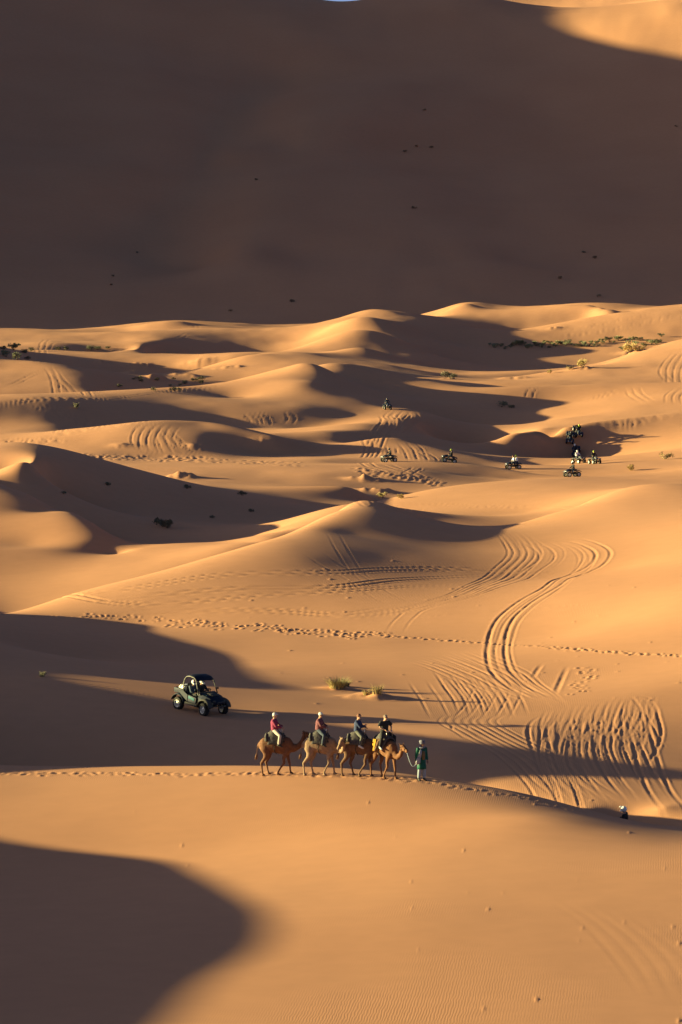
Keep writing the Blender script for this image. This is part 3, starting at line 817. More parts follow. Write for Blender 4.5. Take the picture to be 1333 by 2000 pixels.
# ------------------------------------------------------------------ materials for things
M_ = {
    'camel1': noise_mat('camel_brown_coat', (0.115, 0.05, 0.025), (0.155, 0.07, 0.035), 9, 0.9, 0.4),
    'camel2': noise_mat('camel_pale_coat', (0.22, 0.14, 0.088), (0.28, 0.18, 0.115), 9, 0.9, 0.4),  # whole coat lightened further to stand in for sun on the turned face
    'camel3': noise_mat('camel_tan_coat', (0.11, 0.057, 0.031), (0.15, 0.078, 0.042), 9, 0.9, 0.4),
    'camel4': noise_mat('camel_russet_coat', (0.14, 0.058, 0.025), (0.18, 0.076, 0.033), 9, 0.9, 0.4),
    'tuft': noise_mat('tail_hair', (0.10, 0.045, 0.022), (0.15, 0.07, 0.035), 30, 0.9, 0.4),
    'blanket': noise_mat('saddle_blanket', (0.018, 0.017, 0.017), (0.05, 0.042, 0.036), 7, 0.95, 0.5),
    'pad': noise_mat('saddle_pad', (0.036, 0.034, 0.036), (0.09, 0.078, 0.068), 9, 0.95, 0.5),
    'yellow': noise_mat('yellow_cloth', (0.33, 0.17, 0.01), (0.4, 0.22, 0.02), 9, 0.9),
    'steel': new_mat('bare_steel', (0.45, 0.44, 0.42), 0.35, 0.9),
    'skin': noise_mat('skin', (0.42, 0.23, 0.15), (0.47, 0.26, 0.17), 14, 0.6),
    'skin_dark': noise_mat('tanned_skin', (0.22, 0.11, 0.065), (0.26, 0.13, 0.08), 14, 0.6),
    'hair_brown': noise_mat('auburn_hair', (0.10, 0.035, 0.018), (0.15, 0.055, 0.025), 40, 0.7, 0.5),
    'hair_grey': noise_mat('short_grey_hair', (0.16, 0.12, 0.095), (0.22, 0.17, 0.13), 40, 0.8, 0.5),
    'white_cap': noise_mat('white_cap', (0.46, 0.45, 0.43), (0.55, 0.53, 0.5), 20, 0.9),
    'magenta': noise_mat('magenta_knit', (0.16, 0.02, 0.058), (0.21, 0.03, 0.075), 16, 0.95, 0.5),
    'mauve': noise_mat('plum_top', (0.11, 0.038, 0.05), (0.15, 0.055, 0.065), 16, 0.95, 0.4),
    'navy': noise_mat('navy_jacket', (0.014, 0.024, 0.065), (0.022, 0.036, 0.09), 16, 0.85, 0.4),
    'black': noise_mat('black_cotton', (0.014, 0.014, 0.015), (0.026, 0.025, 0.025), 16, 0.9, 0.4),
    'cream': noise_mat('cream_trousers', (0.36, 0.32, 0.27), (0.43, 0.38, 0.32), 14, 0.95, 0.4),
    'denim': noise_mat('dark_denim', (0.03, 0.042, 0.06), (0.05, 0.065, 0.09), 14, 0.9, 0.4),
    'greypants': noise_mat('grey_green_trousers', (0.07, 0.075, 0.065), (0.11, 0.11, 0.095), 14, 0.95, 0.4),
    'shoe_dark': noise_mat('dark_shoes', (0.03, 0.026, 0.022), (0.06, 0.05, 0.04), 20, 0.7),
    'shoe_white': noise_mat('white_shoes', (0.45, 0.44, 0.42), (0.55, 0.53, 0.5), 20, 0.7),
    'green': noise_mat('green_robe', (0.0, 0.062, 0.040), (0.003, 0.09, 0.058), 9, 0.75, 0.6),
    'turban': noise_mat('blue_grey_turban', (0.12, 0.125, 0.17), (0.19, 0.185, 0.22), 12, 0.95, 0.6),
    'bag': noise_mat('grey_cloth_bag', (0.25, 0.25, 0.27), (0.33, 0.33, 0.34), 10, 0.95, 0.5),
    'palepants': noise_mat('pale_blue_trousers', (0.23, 0.28, 0.33), (0.30, 0.34, 0.38), 12, 0.95, 0.4),
    'gold': noise_mat('gold_embroidery', (0.12, 0.08, 0.03), (0.17, 0.11, 0.04), 40, 0.8),
    'rope': noise_mat('pale_blue_rope', (0.34, 0.44, 0.48), (0.42, 0.5, 0.52), 60, 0.9),
    'lens': new_mat('dark_lens', (0.008, 0.008, 0.01), 0.15),
    'paint_dark': noise_mat('dark_blue_plastic', (0.006, 0.009, 0.020), (0.010, 0.014, 0.028), 6, 0.6, spec=0.15),
    'paint_teal': noise_mat('teal_panel', (0.008, 0.07, 0.085), (0.012, 0.09, 0.105), 6, 0.6, spec=0.15),
    'paint_grey': noise_mat('dusty_grey_plastic', (0.045, 0.044, 0.042), (0.085, 0.076, 0.066), 8, 0.75, spec=0.1),
    'frame': noise_mat('dusty_steel_tube', (0.05, 0.048, 0.045), (0.1, 0.09, 0.075), 12, 0.5, metallic=0.4),
    'rubber': noise_mat('tyre_rubber', (0.012, 0.012, 0.012), (0.03, 0.026, 0.022), 14, 0.85, 0.4),
    'rim': noise_mat('cast_alloy', (0.60, 0.58, 0.52), (0.7, 0.67, 0.6), 14, 0.4, metallic=0.3),
    'white_box': noise_mat('white_plastic_box', (0.66, 0.65, 0.6), (0.76, 0.74, 0.7), 8, 0.5),
    'seat': noise_mat('black_vinyl', (0.012, 0.012, 0.013), (0.022, 0.022, 0.022), 14, 0.5, 0.3),
    'lamp': new_mat('lamp_glass', (0.75, 0.75, 0.72), 0.08, coat=1.0),
    'helmet_white': noise_mat('white_helmet', (0.68, 0.67, 0.65), (0.76, 0.75, 0.72), 9, 0.25, coat=0.6),
    'helmet_lime': noise_mat('lime_helmet', (0.27, 0.34, 0.02), (0.33, 0.4, 0.03), 9, 0.3, coat=0.5),
    'helmet_black': noise_mat('black_helmet', (0.015, 0.015, 0.017), (0.03, 0.03, 0.03), 9, 0.3, coat=0.5),
    'helmet_red': noise_mat('dark_red_band', (0.2, 0.02, 0.025), (0.26, 0.03, 0.03), 9, 0.3, coat=0.5),
    'white_shirt': noise_mat('white_shirt', (0.62, 0.62, 0.66), (0.72, 0.72, 0.76), 12, 0.9, 0.4),
    'quad_blue': noise_mat('quad_dark_blue', (0.016, 0.026, 0.055), (0.026, 0.036, 0.07), 6, 0.6, spec=0.15),
    'quad_grey': noise_mat('quad_grey', (0.10, 0.105, 0.11), (0.15, 0.15, 0.15), 6, 0.6, spec=0.15),
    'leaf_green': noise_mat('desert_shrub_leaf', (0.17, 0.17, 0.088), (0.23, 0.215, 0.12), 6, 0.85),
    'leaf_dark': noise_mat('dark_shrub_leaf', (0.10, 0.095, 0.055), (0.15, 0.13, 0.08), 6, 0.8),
    'leaf_dry': noise_mat('dry_grass_blade', (0.30, 0.23, 0.085), (0.42, 0.31, 0.13), 6, 0.85),
    'leaf_far': noise_mat('distant_shrub_leaf', (0.15, 0.105, 0.065), (0.2, 0.14, 0.085), 6, 0.85),
    'twig': noise_mat('dry_twig', (0.11, 0.075, 0.045), (0.16, 0.11, 0.07), 20, 0.9),
}

# ------------------------------------------------------------------ people
def hand(mb, wrist, direction, palm_up=(0, 0, -1), side=1, curl=0.6, r=0.0085):
    """palm with four unequal bent fingers and a thumb from its side"""
    d = Vector(direction).normalized(); n = Vector(palm_up); n = (n - d * n.dot(d)).normalized()
    s = d.cross(n).normalized() * side
    w = Vector(wrist)
    mb.tube([w - d * 0.03, w + d * 0.02, w + d * 0.06, w + d * 0.095], [(0.024, 0.02), (0.036, 0.018), (0.042, 0.016), (0.038, 0.013)], 8)
    for k, L in enumerate((0.068, 0.078, 0.072, 0.055)):
        b = w + d * 0.088 + s * (0.03 - 0.02 * k)
        p1 = b + d * (L * 0.45) + n * (L * 0.12 * curl); p2 = p1 + d * (L * 0.28) + n * (L * 0.34 * curl); p3 = p2 + d * (L * 0.05) + n * (L * 0.36 * curl)
        mb.tube([b - d * 0.02, b, p1, p2, p3], [r, r * 1.05, r, r * 0.95, r * 0.7], 6)
    b = w + d * 0.025 + s * 0.03
    mb.tube([b - s * 0.012, b + s * 0.022 + d * 0.018, b + s * 0.03 + d * 0.045 + n * 0.012, b + s * 0.022 + d * 0.066 + n * 0.024], [r * 1.3, r * 1.25, r * 1.1, r * 0.8], 6)

def head_shape(mb, c, yaw=0.0, pitch=0.0):
    """skull, jaw, nose, brow, ears; face looks along +x turned by yaw"""
    Mh = Matrix.Translation(c) @ Matrix.Rotation(yaw, 4, 'Z') @ Matrix.Rotation(pitch, 4, 'Y')
    t = MB()
    t.ball((-0.012, 0, 0.03), (0.098, 0.076, 0.092), 16, 10)
    t.ball((0.022, 0, -0.045), (0.066, 0.058, 0.075), 14, 8)
    t.ball((0.055, 0, -0.092), (0.03, 0.035, 0.024), 10, 6)
    t.tube([(0.078, 0, 0.022), (0.098, 0, -0.01), (0.108, 0, -0.032), (0.085, 0, -0.042)], [0.011, 0.013, 0.018, 0.012], 8)
    t.tube([(0.074, -0.045, 0.034), (0.084, 0, 0.036), (0.074, 0.045, 0.034)], [0.012, 0.013, 0.012], 6)
    t.ball((0.08, 0, -0.066), (0.014, 0.026, 0.009), 10, 6)
    for s in (-1, 1): t.ball((-0.01, s * 0.078, -0.008), (0.02, 0.012, 0.032), 8, 6)
    mb.add(t.v, t.f, Mh)
    return Mh

def limb(mb, pts, rad, seg=10):
    mb.tube(pts, rad, seg)

def mid(a, b, t): return tuple(a[i] + (b[i] - a[i]) * t for i in range(3))

def person(name, J, skin, top, legs, shoes, sleeves='long', head_yaw=0.0, head_pitch=0.0, top_name='shirt', legs_name='trousers', voxel=0.021, palms=None, belly=1.0, bulk=1.0):
    """J: joints in the person's own space (x forward). Body is one continuous skin, clothes are its children"""
    pel, che, nek, hed = J['pelvis'], J['chest'], J['neck'], J['head']
    b = MB()
    waist = mid(pel, che, 0.5)
    b.tube([mid(pel, waist, -0.35), pel, waist, che, mid(che, nek, 0.7), nek, mid(nek, hed, 0.6)],
           [(0.11, 0.09), (0.15, 0.12), (0.13, 0.105), (0.155, 0.115), (0.12, 0.08), (0.055, 0.055), (0.052, 0.055)], 14)
    for s in ('l', 'r'):
        limb(b, [mid(J['sh_' + s], che, 0.4), J['sh_' + s], mid(J['sh_' + s], J['el_' + s], 0.5), J['el_' + s], mid(J['el_' + s], J['wr_' + s], 0.35), J['wr_' + s]], [0.06, 0.056, 0.048, 0.039, 0.038, 0.025])
        limb(b, [mid(J['hip_' + s], pel, 0.4), J['hip_' + s], mid(J['hip_' + s], J['kn_' + s], 0.5), J['kn_' + s], mid(J['kn_' + s], J['an_' + s], 0.35), J['an_' + s]], [0.085, 0.088, 0.072, 0.055, 0.053, 0.035])
        limb(b, [mid(J['an_' + s], J['to_' + s], -0.25), J['an_' + s], J['to_' + s]], [0.035, 0.04, 0.03])
    Mh = head_shape(b, hed, head_yaw, head_pitch)
    me = remesh(b, voxel, 2)
    hb = MB()
    for s, sg in (('l', 1), ('r', -1)):
        d = Vector(J['wr_' + s]) - Vector(J['el_' + s])
        hand(hb, J['wr_' + s], (palms or {}).get(s, d), (0, -sg * 0.5, -1), sg)
    join_mesh(me, hb)
    o = obj(name, me, skin)
    # top
    t = MB(); g = 0.022
    t.tube([mid(pel, waist, 0.1), mid(pel, waist, 0.25), waist, che, mid(che, nek, 0.62), mid(che, nek, 0.9)],
           [(0.168, 0.142 * belly), (0.172, 0.145 * belly), (0.158, 0.135 * belly), (0.182, 0.14), (0.14, 0.098), (0.078, 0.075)], 16)
    for s in ('l', 'r'):
        sh, el, wr = J['sh_' + s], J['el_' + s], J['wr_' + s]
        if sleeves == 'long':
            t.tube([mid(sh, che, 0.5), sh, mid(sh, el, 0.5), el, mid(el, wr, 0.4), mid(el, wr, 0.88)], [0.088, 0.084, 0.072, 0.062, 0.06, 0.048], 10)
        else:
            t.tube([mid(sh, che, 0.5), sh, mid(sh, el, 0.45), mid(sh, el, 0.72)], [0.088, 0.086, 0.078, 0.075], 10)
    if bulk != 1.0:
        cx, cy = che[0], che[1]
        t.v = [(cx + (x - cx) * bulk, cy + (y - cy) * bulk, z) for x, y, z in t.v]
    obj(top_name, remesh(t, voxel, 2), top, o)
    if legs:
        t = MB()
        t.tube([mid(pel, waist, -0.38), pel, mid(pel, waist, 0.35)], [(0.13, 0.11), (0.168, 0.14), (0.155, 0.13)], 16)
        for s in ('l', 'r'):
            hp, kn, an = J['hip_' + s], J['kn_' + s], J['an_' + s]
            t.tube([mid(hp, pel, 0.5), hp, mid(hp, kn, 0.5), kn, mid(kn, an, 0.4), mid(kn, an, 0.9)], [0.1, 0.108, 0.094, 0.078, 0.074, 0.062], 10)
        obj(legs_name, remesh(t, voxel, 2), legs, o)
    for s in ('l', 'r'):
        t = MB(); an, to = Vector(J['an_' + s]), Vector(J['to_' + s])
        d = (to - an); d.normalize()
        t.tube([an - d * 0.07, an - d * 0.04, an + d * 0.06, to, to + d * 0.05], [(0.03, 0.04), (0.042, 0.05), (0.046, 0.045), (0.046, 0.034), (0.03, 0.022)], 10)
        t.tube([an + Vector((0, 0, 0.05)), an - Vector((0, 0, 0.02))], [0.046, 0.05], 10)
        obj('shoe', t, shoes, o)
    return o, Mh

def on_head(o, name, mb, mat, Mh):
    t = MB(); t.add(mb.v, mb.f, Mh)
    return obj(name, t, mat, o)

def sunglasses(o, Mh):
    t = MB()
    for s in (-1, 1):
        t.ball((0.088, s * 0.033, 0.012), (0.012, 0.026, 0.02), 10, 6)
        t.tube([(0.088, s * 0.056, 0.018), (0.03, s * 0.082, 0.016), (-0.02, s * 0.084, 0.008)], 0.004, 6)
    t.tube([(0.094, -0.012, 0.016), (0.094, 0.012, 0.016)], 0.004, 6)
    on_head(o, 'sunglasses', t, M_['lens'], Mh)

def eyes(o, Mh):
    for s in (-1, 1):
        on_head(o, 'eye', MB().ball((0.078, s * 0.031, 0.01), (0.012, 0.013, 0.009), 8, 6), M_['lens'], Mh)

def helmet(o, Mh, mat, visor=True, band=None):
    t = MB()
    t.ball((-0.005, 0, 0.03), (0.14, 0.125, 0.135), 20, 12)
    t.tube([(0.06, 0, -0.045), (0.115, 0, -0.075), (0.15, 0, -0.085)], [(0.085, 0.06), (0.075, 0.045), (0.045, 0.025)], 12)
    h = on_head(o, 'helmet', t, mat, Mh)
    p = MB(); p.tube([(0.09, 0, 0.10), (0.15, 0, 0.115), (0.20, 0, 0.10)], [(0.08, 0.012), (0.085, 0.009), (0.07, 0.006)], 10)
    v = MB(); v.ball((0.055, 0, 0.02), (0.096, 0.09, 0.052), 16, 8)
    a = on_head(h, 'peak', p, band or mat, Mh); c = on_head(h, 'visor', v, M_['lens'], Mh)
    return h

# ------------------------------------------------------------------ camels
def make_camel(coat, feet, head_pose, hide=None):
    """feet: x of (hind near, hind far, fore near, fore far); head_pose: neck points and muzzle direction"""
    root = empty('camel')
    b = MB()
    # trunk: deep chest narrowing to the belly, sloping rump
    rings = [(-0.84, 1.40, 0.07, 0.06), (-0.78, 1.39, 0.2, 0.15), (-0.66, 1.37, 0.30, 0.23), (-0.45, 1.37, 0.335, 0.27), (-0.2, 1.36, 0.35, 0.30), (0.08, 1.33, 0.385, 0.31),
             (0.32, 1.29, 0.41, 0.285), (0.50, 1.27, 0.37, 0.235), (0.62, 1.26, 0.26, 0.17), (0.70, 1.26, 0.1, 0.08)]
    b.tube([(x, 0, z) for x, z, h, w in rings], [(w, h) for x, z, h, w in rings], 18)
    b.ball((-0.12, 0, 1.72), (0.34, 0.19, 0.24), 16, 10)                      # hump
    neck, muzzle = head_pose
    b.tube([(0.42, 0, 1.26)] + neck, [(0.2, 0.27)] + [(0.14, 0.19), (0.105, 0.135), (0.09, 0.11), (0.085, 0.1), (0.09, 0.1)][:len(neck) - 1] + [0.085], 14)
    hd = Vector(neck[-1]); m = Vector(muzzle).normalized()
    up = Vector((0, 0, 1)); up = (up - m * up.dot(m)).normalized(); sd = m.cross(up)
    def hp(f, u, s=0.0): return hd + m * f + up * u + sd * s
    b.tube([hp(-0.1, 0.0), hp(-0.03, 0.035), hp(0.08, 0.03), hp(0.2, 0.0), hp(0.32, -0.02), hp(0.40, -0.035), hp(0.455, -0.05)],
           [0.06, (0.098, 0.105), (0.1, 0.11), (0.078, 0.085), (0.062, 0.066), (0.066, 0.07), (0.035, 0.04)], 12)
    b.tube([hp(0.08, -0.06), hp(0.25, -0.085), hp(0.40, -0.10)], [0.06, 0.05, 0.034], 10)     # lower jaw
    for s in (-1, 1):
        b.ball(hp(0.075, 0.075, s * 0.068), 0.036, 8, 6)                                        # brow
        b.tube([hp(-0.04, 0.09, s * 0.075), hp(-0.08, 0.15, s * 0.11), hp(-0.09, 0.19, s * 0.115)], [0.03, 0.028, 0.008], 8)
    def hind(y, fx):
        sw = fx + 0.62
        b.tube([(-0.52, y * 0.8, 1.36), (-0.54, y, 1.18), (-0.46 + sw * 0.35, y, 0.98), (-0.52 + sw * 0.5, y, 0.80), (-0.69 + sw * 0.75, y, 0.56), (-0.66 + sw * 0.9, y, 0.34), (fx - 0.02, y, 0.13), (fx, y, 0.07)],
               [(0.13, 0.22), (0.135, 0.23), (0.105, 0.16), (0.07, 0.10), (0.052, 0.064), (0.04, 0.043), (0.04, 0.042), (0.05, 0.055)], 12)
        b.tube([(fx - 0.06, y, 0.05), (fx + 0.02, y, 0.055), (fx + 0.10, y, 0.035)], [(0.05, 0.045), (0.075, 0.055), (0.06, 0.03)], 10)
    def fore(y, fx):
        sw = fx - 0.36
        kx = 0.38 + sw * 0.45 + (0.05 if sw < -0.1 else 0.0)
        b.tube([(0.40, y * 0.8, 1.30), (0.42, y, 1.12), (0.37 + sw * 0.1, y, 0.94), (0.36 + sw * 0.28, y, 0.76), (kx, y, 0.55), (0.37 + sw * 0.7, y, 0.36), (fx - 0.02, y, 0.13), (fx, y, 0.07)],
               [(0.10, 0.17), (0.105, 0.17), (0.09, 0.115), (0.062, 0.075), (0.06, 0.064), (0.042, 0.043), (0.04, 0.042), (0.05, 0.055)], 12)
        b.tube([(fx - 0.06, y, 0.05), (fx + 0.02, y, 0.055), (fx + 0.11, y, 0.035)], [(0.05, 0.045), (0.08, 0.055), (0.065, 0.03)], 10)
    hind(-0.15, feet[0]); hind(0.15, feet[1]); fore(-0.16, feet[2]); fore(0.16, feet[3])
    b.tube([(-0.80, 0, 1.46), (-0.88, 0, 1.36), (-0.92, 0, 1.12), (-0.95, 0.0, 0.95)], [0.045, 0.036, 0.022, 0.02], 8)
    body = obj('body', remesh(b, 0.026, 3), coat, root)
    t = MB()
    for k in range(7):
        a = k / 7 * 6.28
        t.tube([(-0.945, 0, 1.0), (-0.97 + 0.03 * math.cos(a), 0.035 * math.sin(a), 0.88), (-1.0 + 0.05 * math.cos(a), 0.05 * math.sin(a), 0.72)], [0.022, 0.028, 0.006], 6)
    obj('tail_tuft', t, M_['tuft'], root)
    for s in (-1, 1):
        obj('eye', MB().ball(hp(0.10, 0.055, s * 0.093), 0.018, 8, 6), M_['lens'], root)
    # halter of flat straps round the muzzle and behind the ears
    for f, rr in ((0.27, 0.083), (0.02, 0.125)):
        ring = [hp(f, -0.03 + math.sin(a) * rr * 1.05, math.cos(a) * rr) for a in [k * math.pi / 8 for k in range(17)]]
        obj('halter_strap', MB().tube(ring, 0.011, 6, cap=False), M_['blanket'], root)
    # saddle: draped blanket, rolled pads round the hump, steel handle
    def drape(x0, x1, wdt, low, thick, nx=10, na=16, seed=0):
        r2 = random.Random(seed); d = MB(); vs = []; fs = []
        for layer in (0, 1):
            for i in range(nx + 1):
                x = x0 + (x1 - x0) * i / nx
                zc = np.interp(x, [r[0] for r in rings], [r[1] for r in rings]); hh = np.interp(x, [r[0] for r in rings], [r[2] for r in rings]); ww = np.interp(x, [r[0] for r in rings], [r[3] for r in rings])
                hump = 0.28 * math.exp(-((x + 0.12) / 0.3) ** 2)
                for j in range(na + 1):
                    a = -low + 2 * low * j / na
                    off_ = 0.025 + thick * layer + 0.012 * math.sin(j * 2.1 + i * 1.3 + seed)
                    y = math.sin(a) * (ww + off_) * wdt
                    z = zc + math.cos(a) * (hh + off_) + hump * max(0, math.cos(a)) ** 2
                    vs.append((x + (0.03 * math.sin(j * 1.7 + seed) if i in (0, nx) else 0), y, z))
        n1 = (nx + 1) * (na + 1)
        for i in range(nx):
            for j in range(na):
                a = i * (na + 1) + j
                fs.append((a, a + 1, a + na + 2, a + na + 1)); fs.append((n1 + a, n1 + a + na + 1, n1 + a + na + 2, n1 + a + 1))
        def edge(a, b): fs.append((a, b, n1 + b, n1 + a))
        for i in range(nx):
            edge(i * (na + 1), (i + 1) * (na + 1)); edge((i + 1) * (na + 1) + na, i * (na + 1) + na)
        for j in range(na):
            edge(j + 1, j); edge(nx * (na + 1) + j, nx * (na + 1) + j + 1)
        d.add(vs, fs); return d
    sb = obj('saddle_blanket', drape(-0.54, 0.33, 1.0, 1.15, 0.025, seed=1), M_['blanket'], root)
    obj('saddle_cloth', drape(-0.40, 0.24, 1.03, 1.45, 0.04, seed=5), M_['pad'], root)
    for rx, rz in ((-0.45, 0.0), (0.27, -0.03)):
        t = MB().tube([(rx, -0.31, 1.56 + rz), (rx - 0.02, -0.24, 1.72 + rz), (rx - 0.02, -0.1, 1.83 + rz), (rx - 0.02, 0.1, 1.83 + rz), (rx - 0.02, 0.24, 1.72 + rz), (rx, 0.31, 1.56 + rz)], [0.03, 0.055, 0.06, 0.06, 0.055, 0.03], 10)
        obj('saddle_roll', t, M_['pad'], root)
    t = MB()
    t.tube([(0.24, -0.16, 1.86), (0.25, -0.16, 2.08), (0.25, 0.16, 2.08), (0.24, 0.16, 1.86)], 0.014, 8)
    obj('saddle_handle', t, M_['steel'], root)
    t = MB()
    a = [(-0.1 + 0.03 * math.sin(k), math.sin(-2.0 + k * 4.0 / 14 + 3.14) * 0.325, 1.34 + math.cos(-2.0 + k * 4.0 / 14 + 3.14) * 0.40) for k in range(15)]
    t.tube(a, 0.016, 6)
    obj('girth_strap', t, M_['blanket'], root)
    return root

def rider_joints(lean=0.0, arms='front', dz=0.0):
    z = 1.98 + dz
    J = dict(pelvis=(-0.1, 0, z), chest=(-0.08 + lean, 0, z + 0.38), neck=(-0.06 + lean, 0, z + 0.53), head=(-0.02 + lean * 1.2, 0, z + 0.655))
    for s, sg in (('l', 1), ('r', -1)):
        J['sh_' + s] = (-0.08 + lean, sg * 0.185, z + 0.45)
        J['hip_' + s] = (-0.08, sg * 0.12, z)
        J['kn_' + s] = (0.17, sg * 0.37, z - 0.20)
        J['an_' + s] = (0.09, sg * 0.41, z - 0.60)
        J['to_' + s] = (0.22, sg * 0.42, z - 0.66)
        if arms == 'front':
            J['el_' + s] = (0.02 + lean, sg * 0.25, z + 0.22); J['wr_' + s] = (0.2, sg * 0.14, z + 0.13)
        elif arms == 'wide':
            J['el_' + s] = (-0.02 + lean, sg * 0.33, z + 0.25); J['wr_' + s] = (0.17, sg * 0.16, z + 0.14)
        elif arms == 'phone':
            if s == 'r': J['el_' + s] = (0.06, sg * 0.24, z + 0.22); J['wr_' + s] = (0.22, sg * 0.07, z + 0.29)
            else: J['el_' + s] = (0.02, sg * 0.25, z + 0.22); J['wr_' + s] = (0.22, sg * 0.17, z + 0.17)
    return J

raised = [(0.72, 0, 1.18), (0.92, 0, 1.25), (1.10, 0, 1.47), (1.18, 0, 1.66), (1.21, 0, 1.76)]
turned2 = [(0.72, -0.08, 1.13), (0.88, -0.24, 1.10), (1.00, -0.42, 1.20), (1.05, -0.56, 1.42), (1.02, -0.62, 1.60)]
low4 = [(0.68, 0, 1.10), (0.83, 0, 1.04), (0.99, 0, 1.14), (1.07, 0, 1.33), (1.09, 0, 1.48)]
GROUPC = 'camels of the caravan'
CARAVAN = [
    # (u of body centre, heading deg, coat, feet, head)
    (546, -6, 'camel1', (-0.70, -0.48, -0.02, 0.50), (raised, (1, -0.12, -0.12)), 'brown camel at the back of the caravan, carrying the rider in magenta'),
    (631, -9, 'camel2', (-0.78, -0.44, 0.10, 0.50), (turned2, (-0.52, -0.40, -0.76)), 'pale tan camel second from the back, its pale face turned to us'),
    (703, -11, 'camel3', (-0.74, -0.30, 0.02, 0.48), (turned2, (-0.50, -0.42, -0.76)), 'dark-saddled tan camel third in line, under the rider in navy'),
    (753, -50, 'camel4', (-0.76, -0.40, 0.10, 0.50), (low4, (0.93, -0.1, -0.22)), 'russet camel leading the caravan, next to the guide in green'),
]
camel_frames = []
for i, (u, hd, coat, feet, pose, label) in enumerate(CARAVAN):
    c = make_camel(M_[coat], feet, pose)
    tag(c, label, 'camel', GROUPC)
    x, y, z = hit(u, np.interp(u, [0, 500, 700, 800], [1510, 1511.5, 1515, 1523]))
    M = ground_frame(x, y, R(hd), 0.6, 0.4, 0.02) @ Matrix.Scale(0.985, 4)
    c.matrix_world = M
    camel_frames.append(M)
bpy.context.view_layer.update()

GP = 'riders of the caravan'
# rider 1
o, Mh = person('person', rider_joints(-0.03, 'front'), M_['skin'], M_['magenta'], M_['cream'], M_['shoe_dark'], head_yaw=-0.25, bulk=1.16)
t = MB(); t.ball((-0.012, 0, 0.045), (0.108, 0.092, 0.095), 16, 10); t.tube([(0.05, 0, 0.06), (0.11, 0, 0.055), (0.15, 0, 0.045)], [(0.07, 0.02), (0.07, 0.012), (0.05, 0.008)], 10)
on_head(o, 'cap', t, M_['white_cap'], Mh); eyes(o, Mh)
t = MB(); t.ball((-0.055, 0, -0.02), (0.062, 0.078, 0.075), 12, 8); on_head(o, 'hair', t, M_['hair_grey'], Mh)
o.matrix_world = camel_frames[0]
tag(o, 'rider in a magenta top, cream trousers and white cap on the last camel', 'person', GP)
# rider 2
o, Mh = person('person', rider_joints(0.0, 'front', 0.01), M_['skin'], M_['mauve'], M_['denim'], M_['shoe_dark'], head_yaw=-0.8, belly=1.12, bulk=1.16)
t = MB(); t.ball((-0.012, 0, 0.045), (0.108, 0.092, 0.095), 16, 10); t.tube([(0.05, 0, 0.06), (0.11, 0, 0.055), (0.15, 0, 0.045)], [(0.07, 0.02), (0.07, 0.012), (0.05, 0.008)], 10)
on_head(o, 'cap', t, M_['white_cap'], Mh); sunglasses(o, Mh)
o.matrix_world = camel_frames[1]
tag(o, 'rider in a plum top and dark jeans with white cap on the pale camel', 'person', GP)
# rider 3
o, Mh = person('person', rider_joints(0.0, 'phone', -0.02), M_['skin'], M_['navy'], M_['greypants'], M_['shoe_white'], head_yaw=-0.75, top_name='jacket', bulk=1.16)
t = MB(); t.ball((-0.022, 0, 0.04), (0.105, 0.09, 0.095), 16, 10); t.tube([(-0.06, 0, 0.03), (-0.11, 0, -0.05), (-0.10, 0.01, -0.17)], [0.06, 0.045, 0.02], 10)
on_head(o, 'hair', t, M_['hair_brown'], Mh); eyes(o, Mh)
o.matrix_world = camel_frames[2]
tag(o, 'auburn-haired rider in a navy jacket and grey trousers on the third camel', 'person', GP)
# rider 4
o, Mh = person('person', rider_joints(0.0, 'wide', 0.02), M_['skin'], M_['black'], M_['black'], M_['shoe_white'], sleeves='short', head_yaw=-0.3, top_name='t_shirt', bulk=1.16)
t = MB(); t.ball((-0.022, 0, 0.042), (0.1, 0.084, 0.09), 16, 10); on_head(o, 'hair', t, M_['hair_grey'], Mh); sunglasses(o, Mh)
o.matrix_world = camel_frames[3]
tag(o, 'rider in black t-shirt and sunglasses on the leading russet camel', 'person', GP)
# the yellow cloth hanging from the leading saddle
t = MB()
vs, fs = [], []
for i in range(7):
    for j in range(5):
        for k in (0, 1):
            vs.append((-0.40 + 0.045 * j + 0.01 * math.sin(i), -0.335 - 0.03 * k - 0.02 * math.sin(j * 1.5 + i * 0.8) - 0.012 * i, 1.72 - 0.085 * i))
for i in range(6):
    for j in range(4):
        a = (i * 5 + j) * 2
        fs += [(a, a + 2, a + 12, a + 10), (a + 1, a + 11, a + 13, a + 3)]
for i in range(6):
    a = i * 10; fs += [(a, a + 10, a + 11, a + 1), (a + 8, a + 9, a + 19, a + 18)]
for j in range(4):
    a = j * 2; fs += [(a, a + 1, a + 3, a + 2), (60 + a, 60 + a + 2, 60 + a + 3, 60 + a + 1)]
t.add(vs, fs)
o = tag(obj('hanging_cloth', t, M_['yellow']), 'yellow cloth hanging from the saddle of the leading russet camel', 'cloth')
o.matrix_world = camel_frames[3]

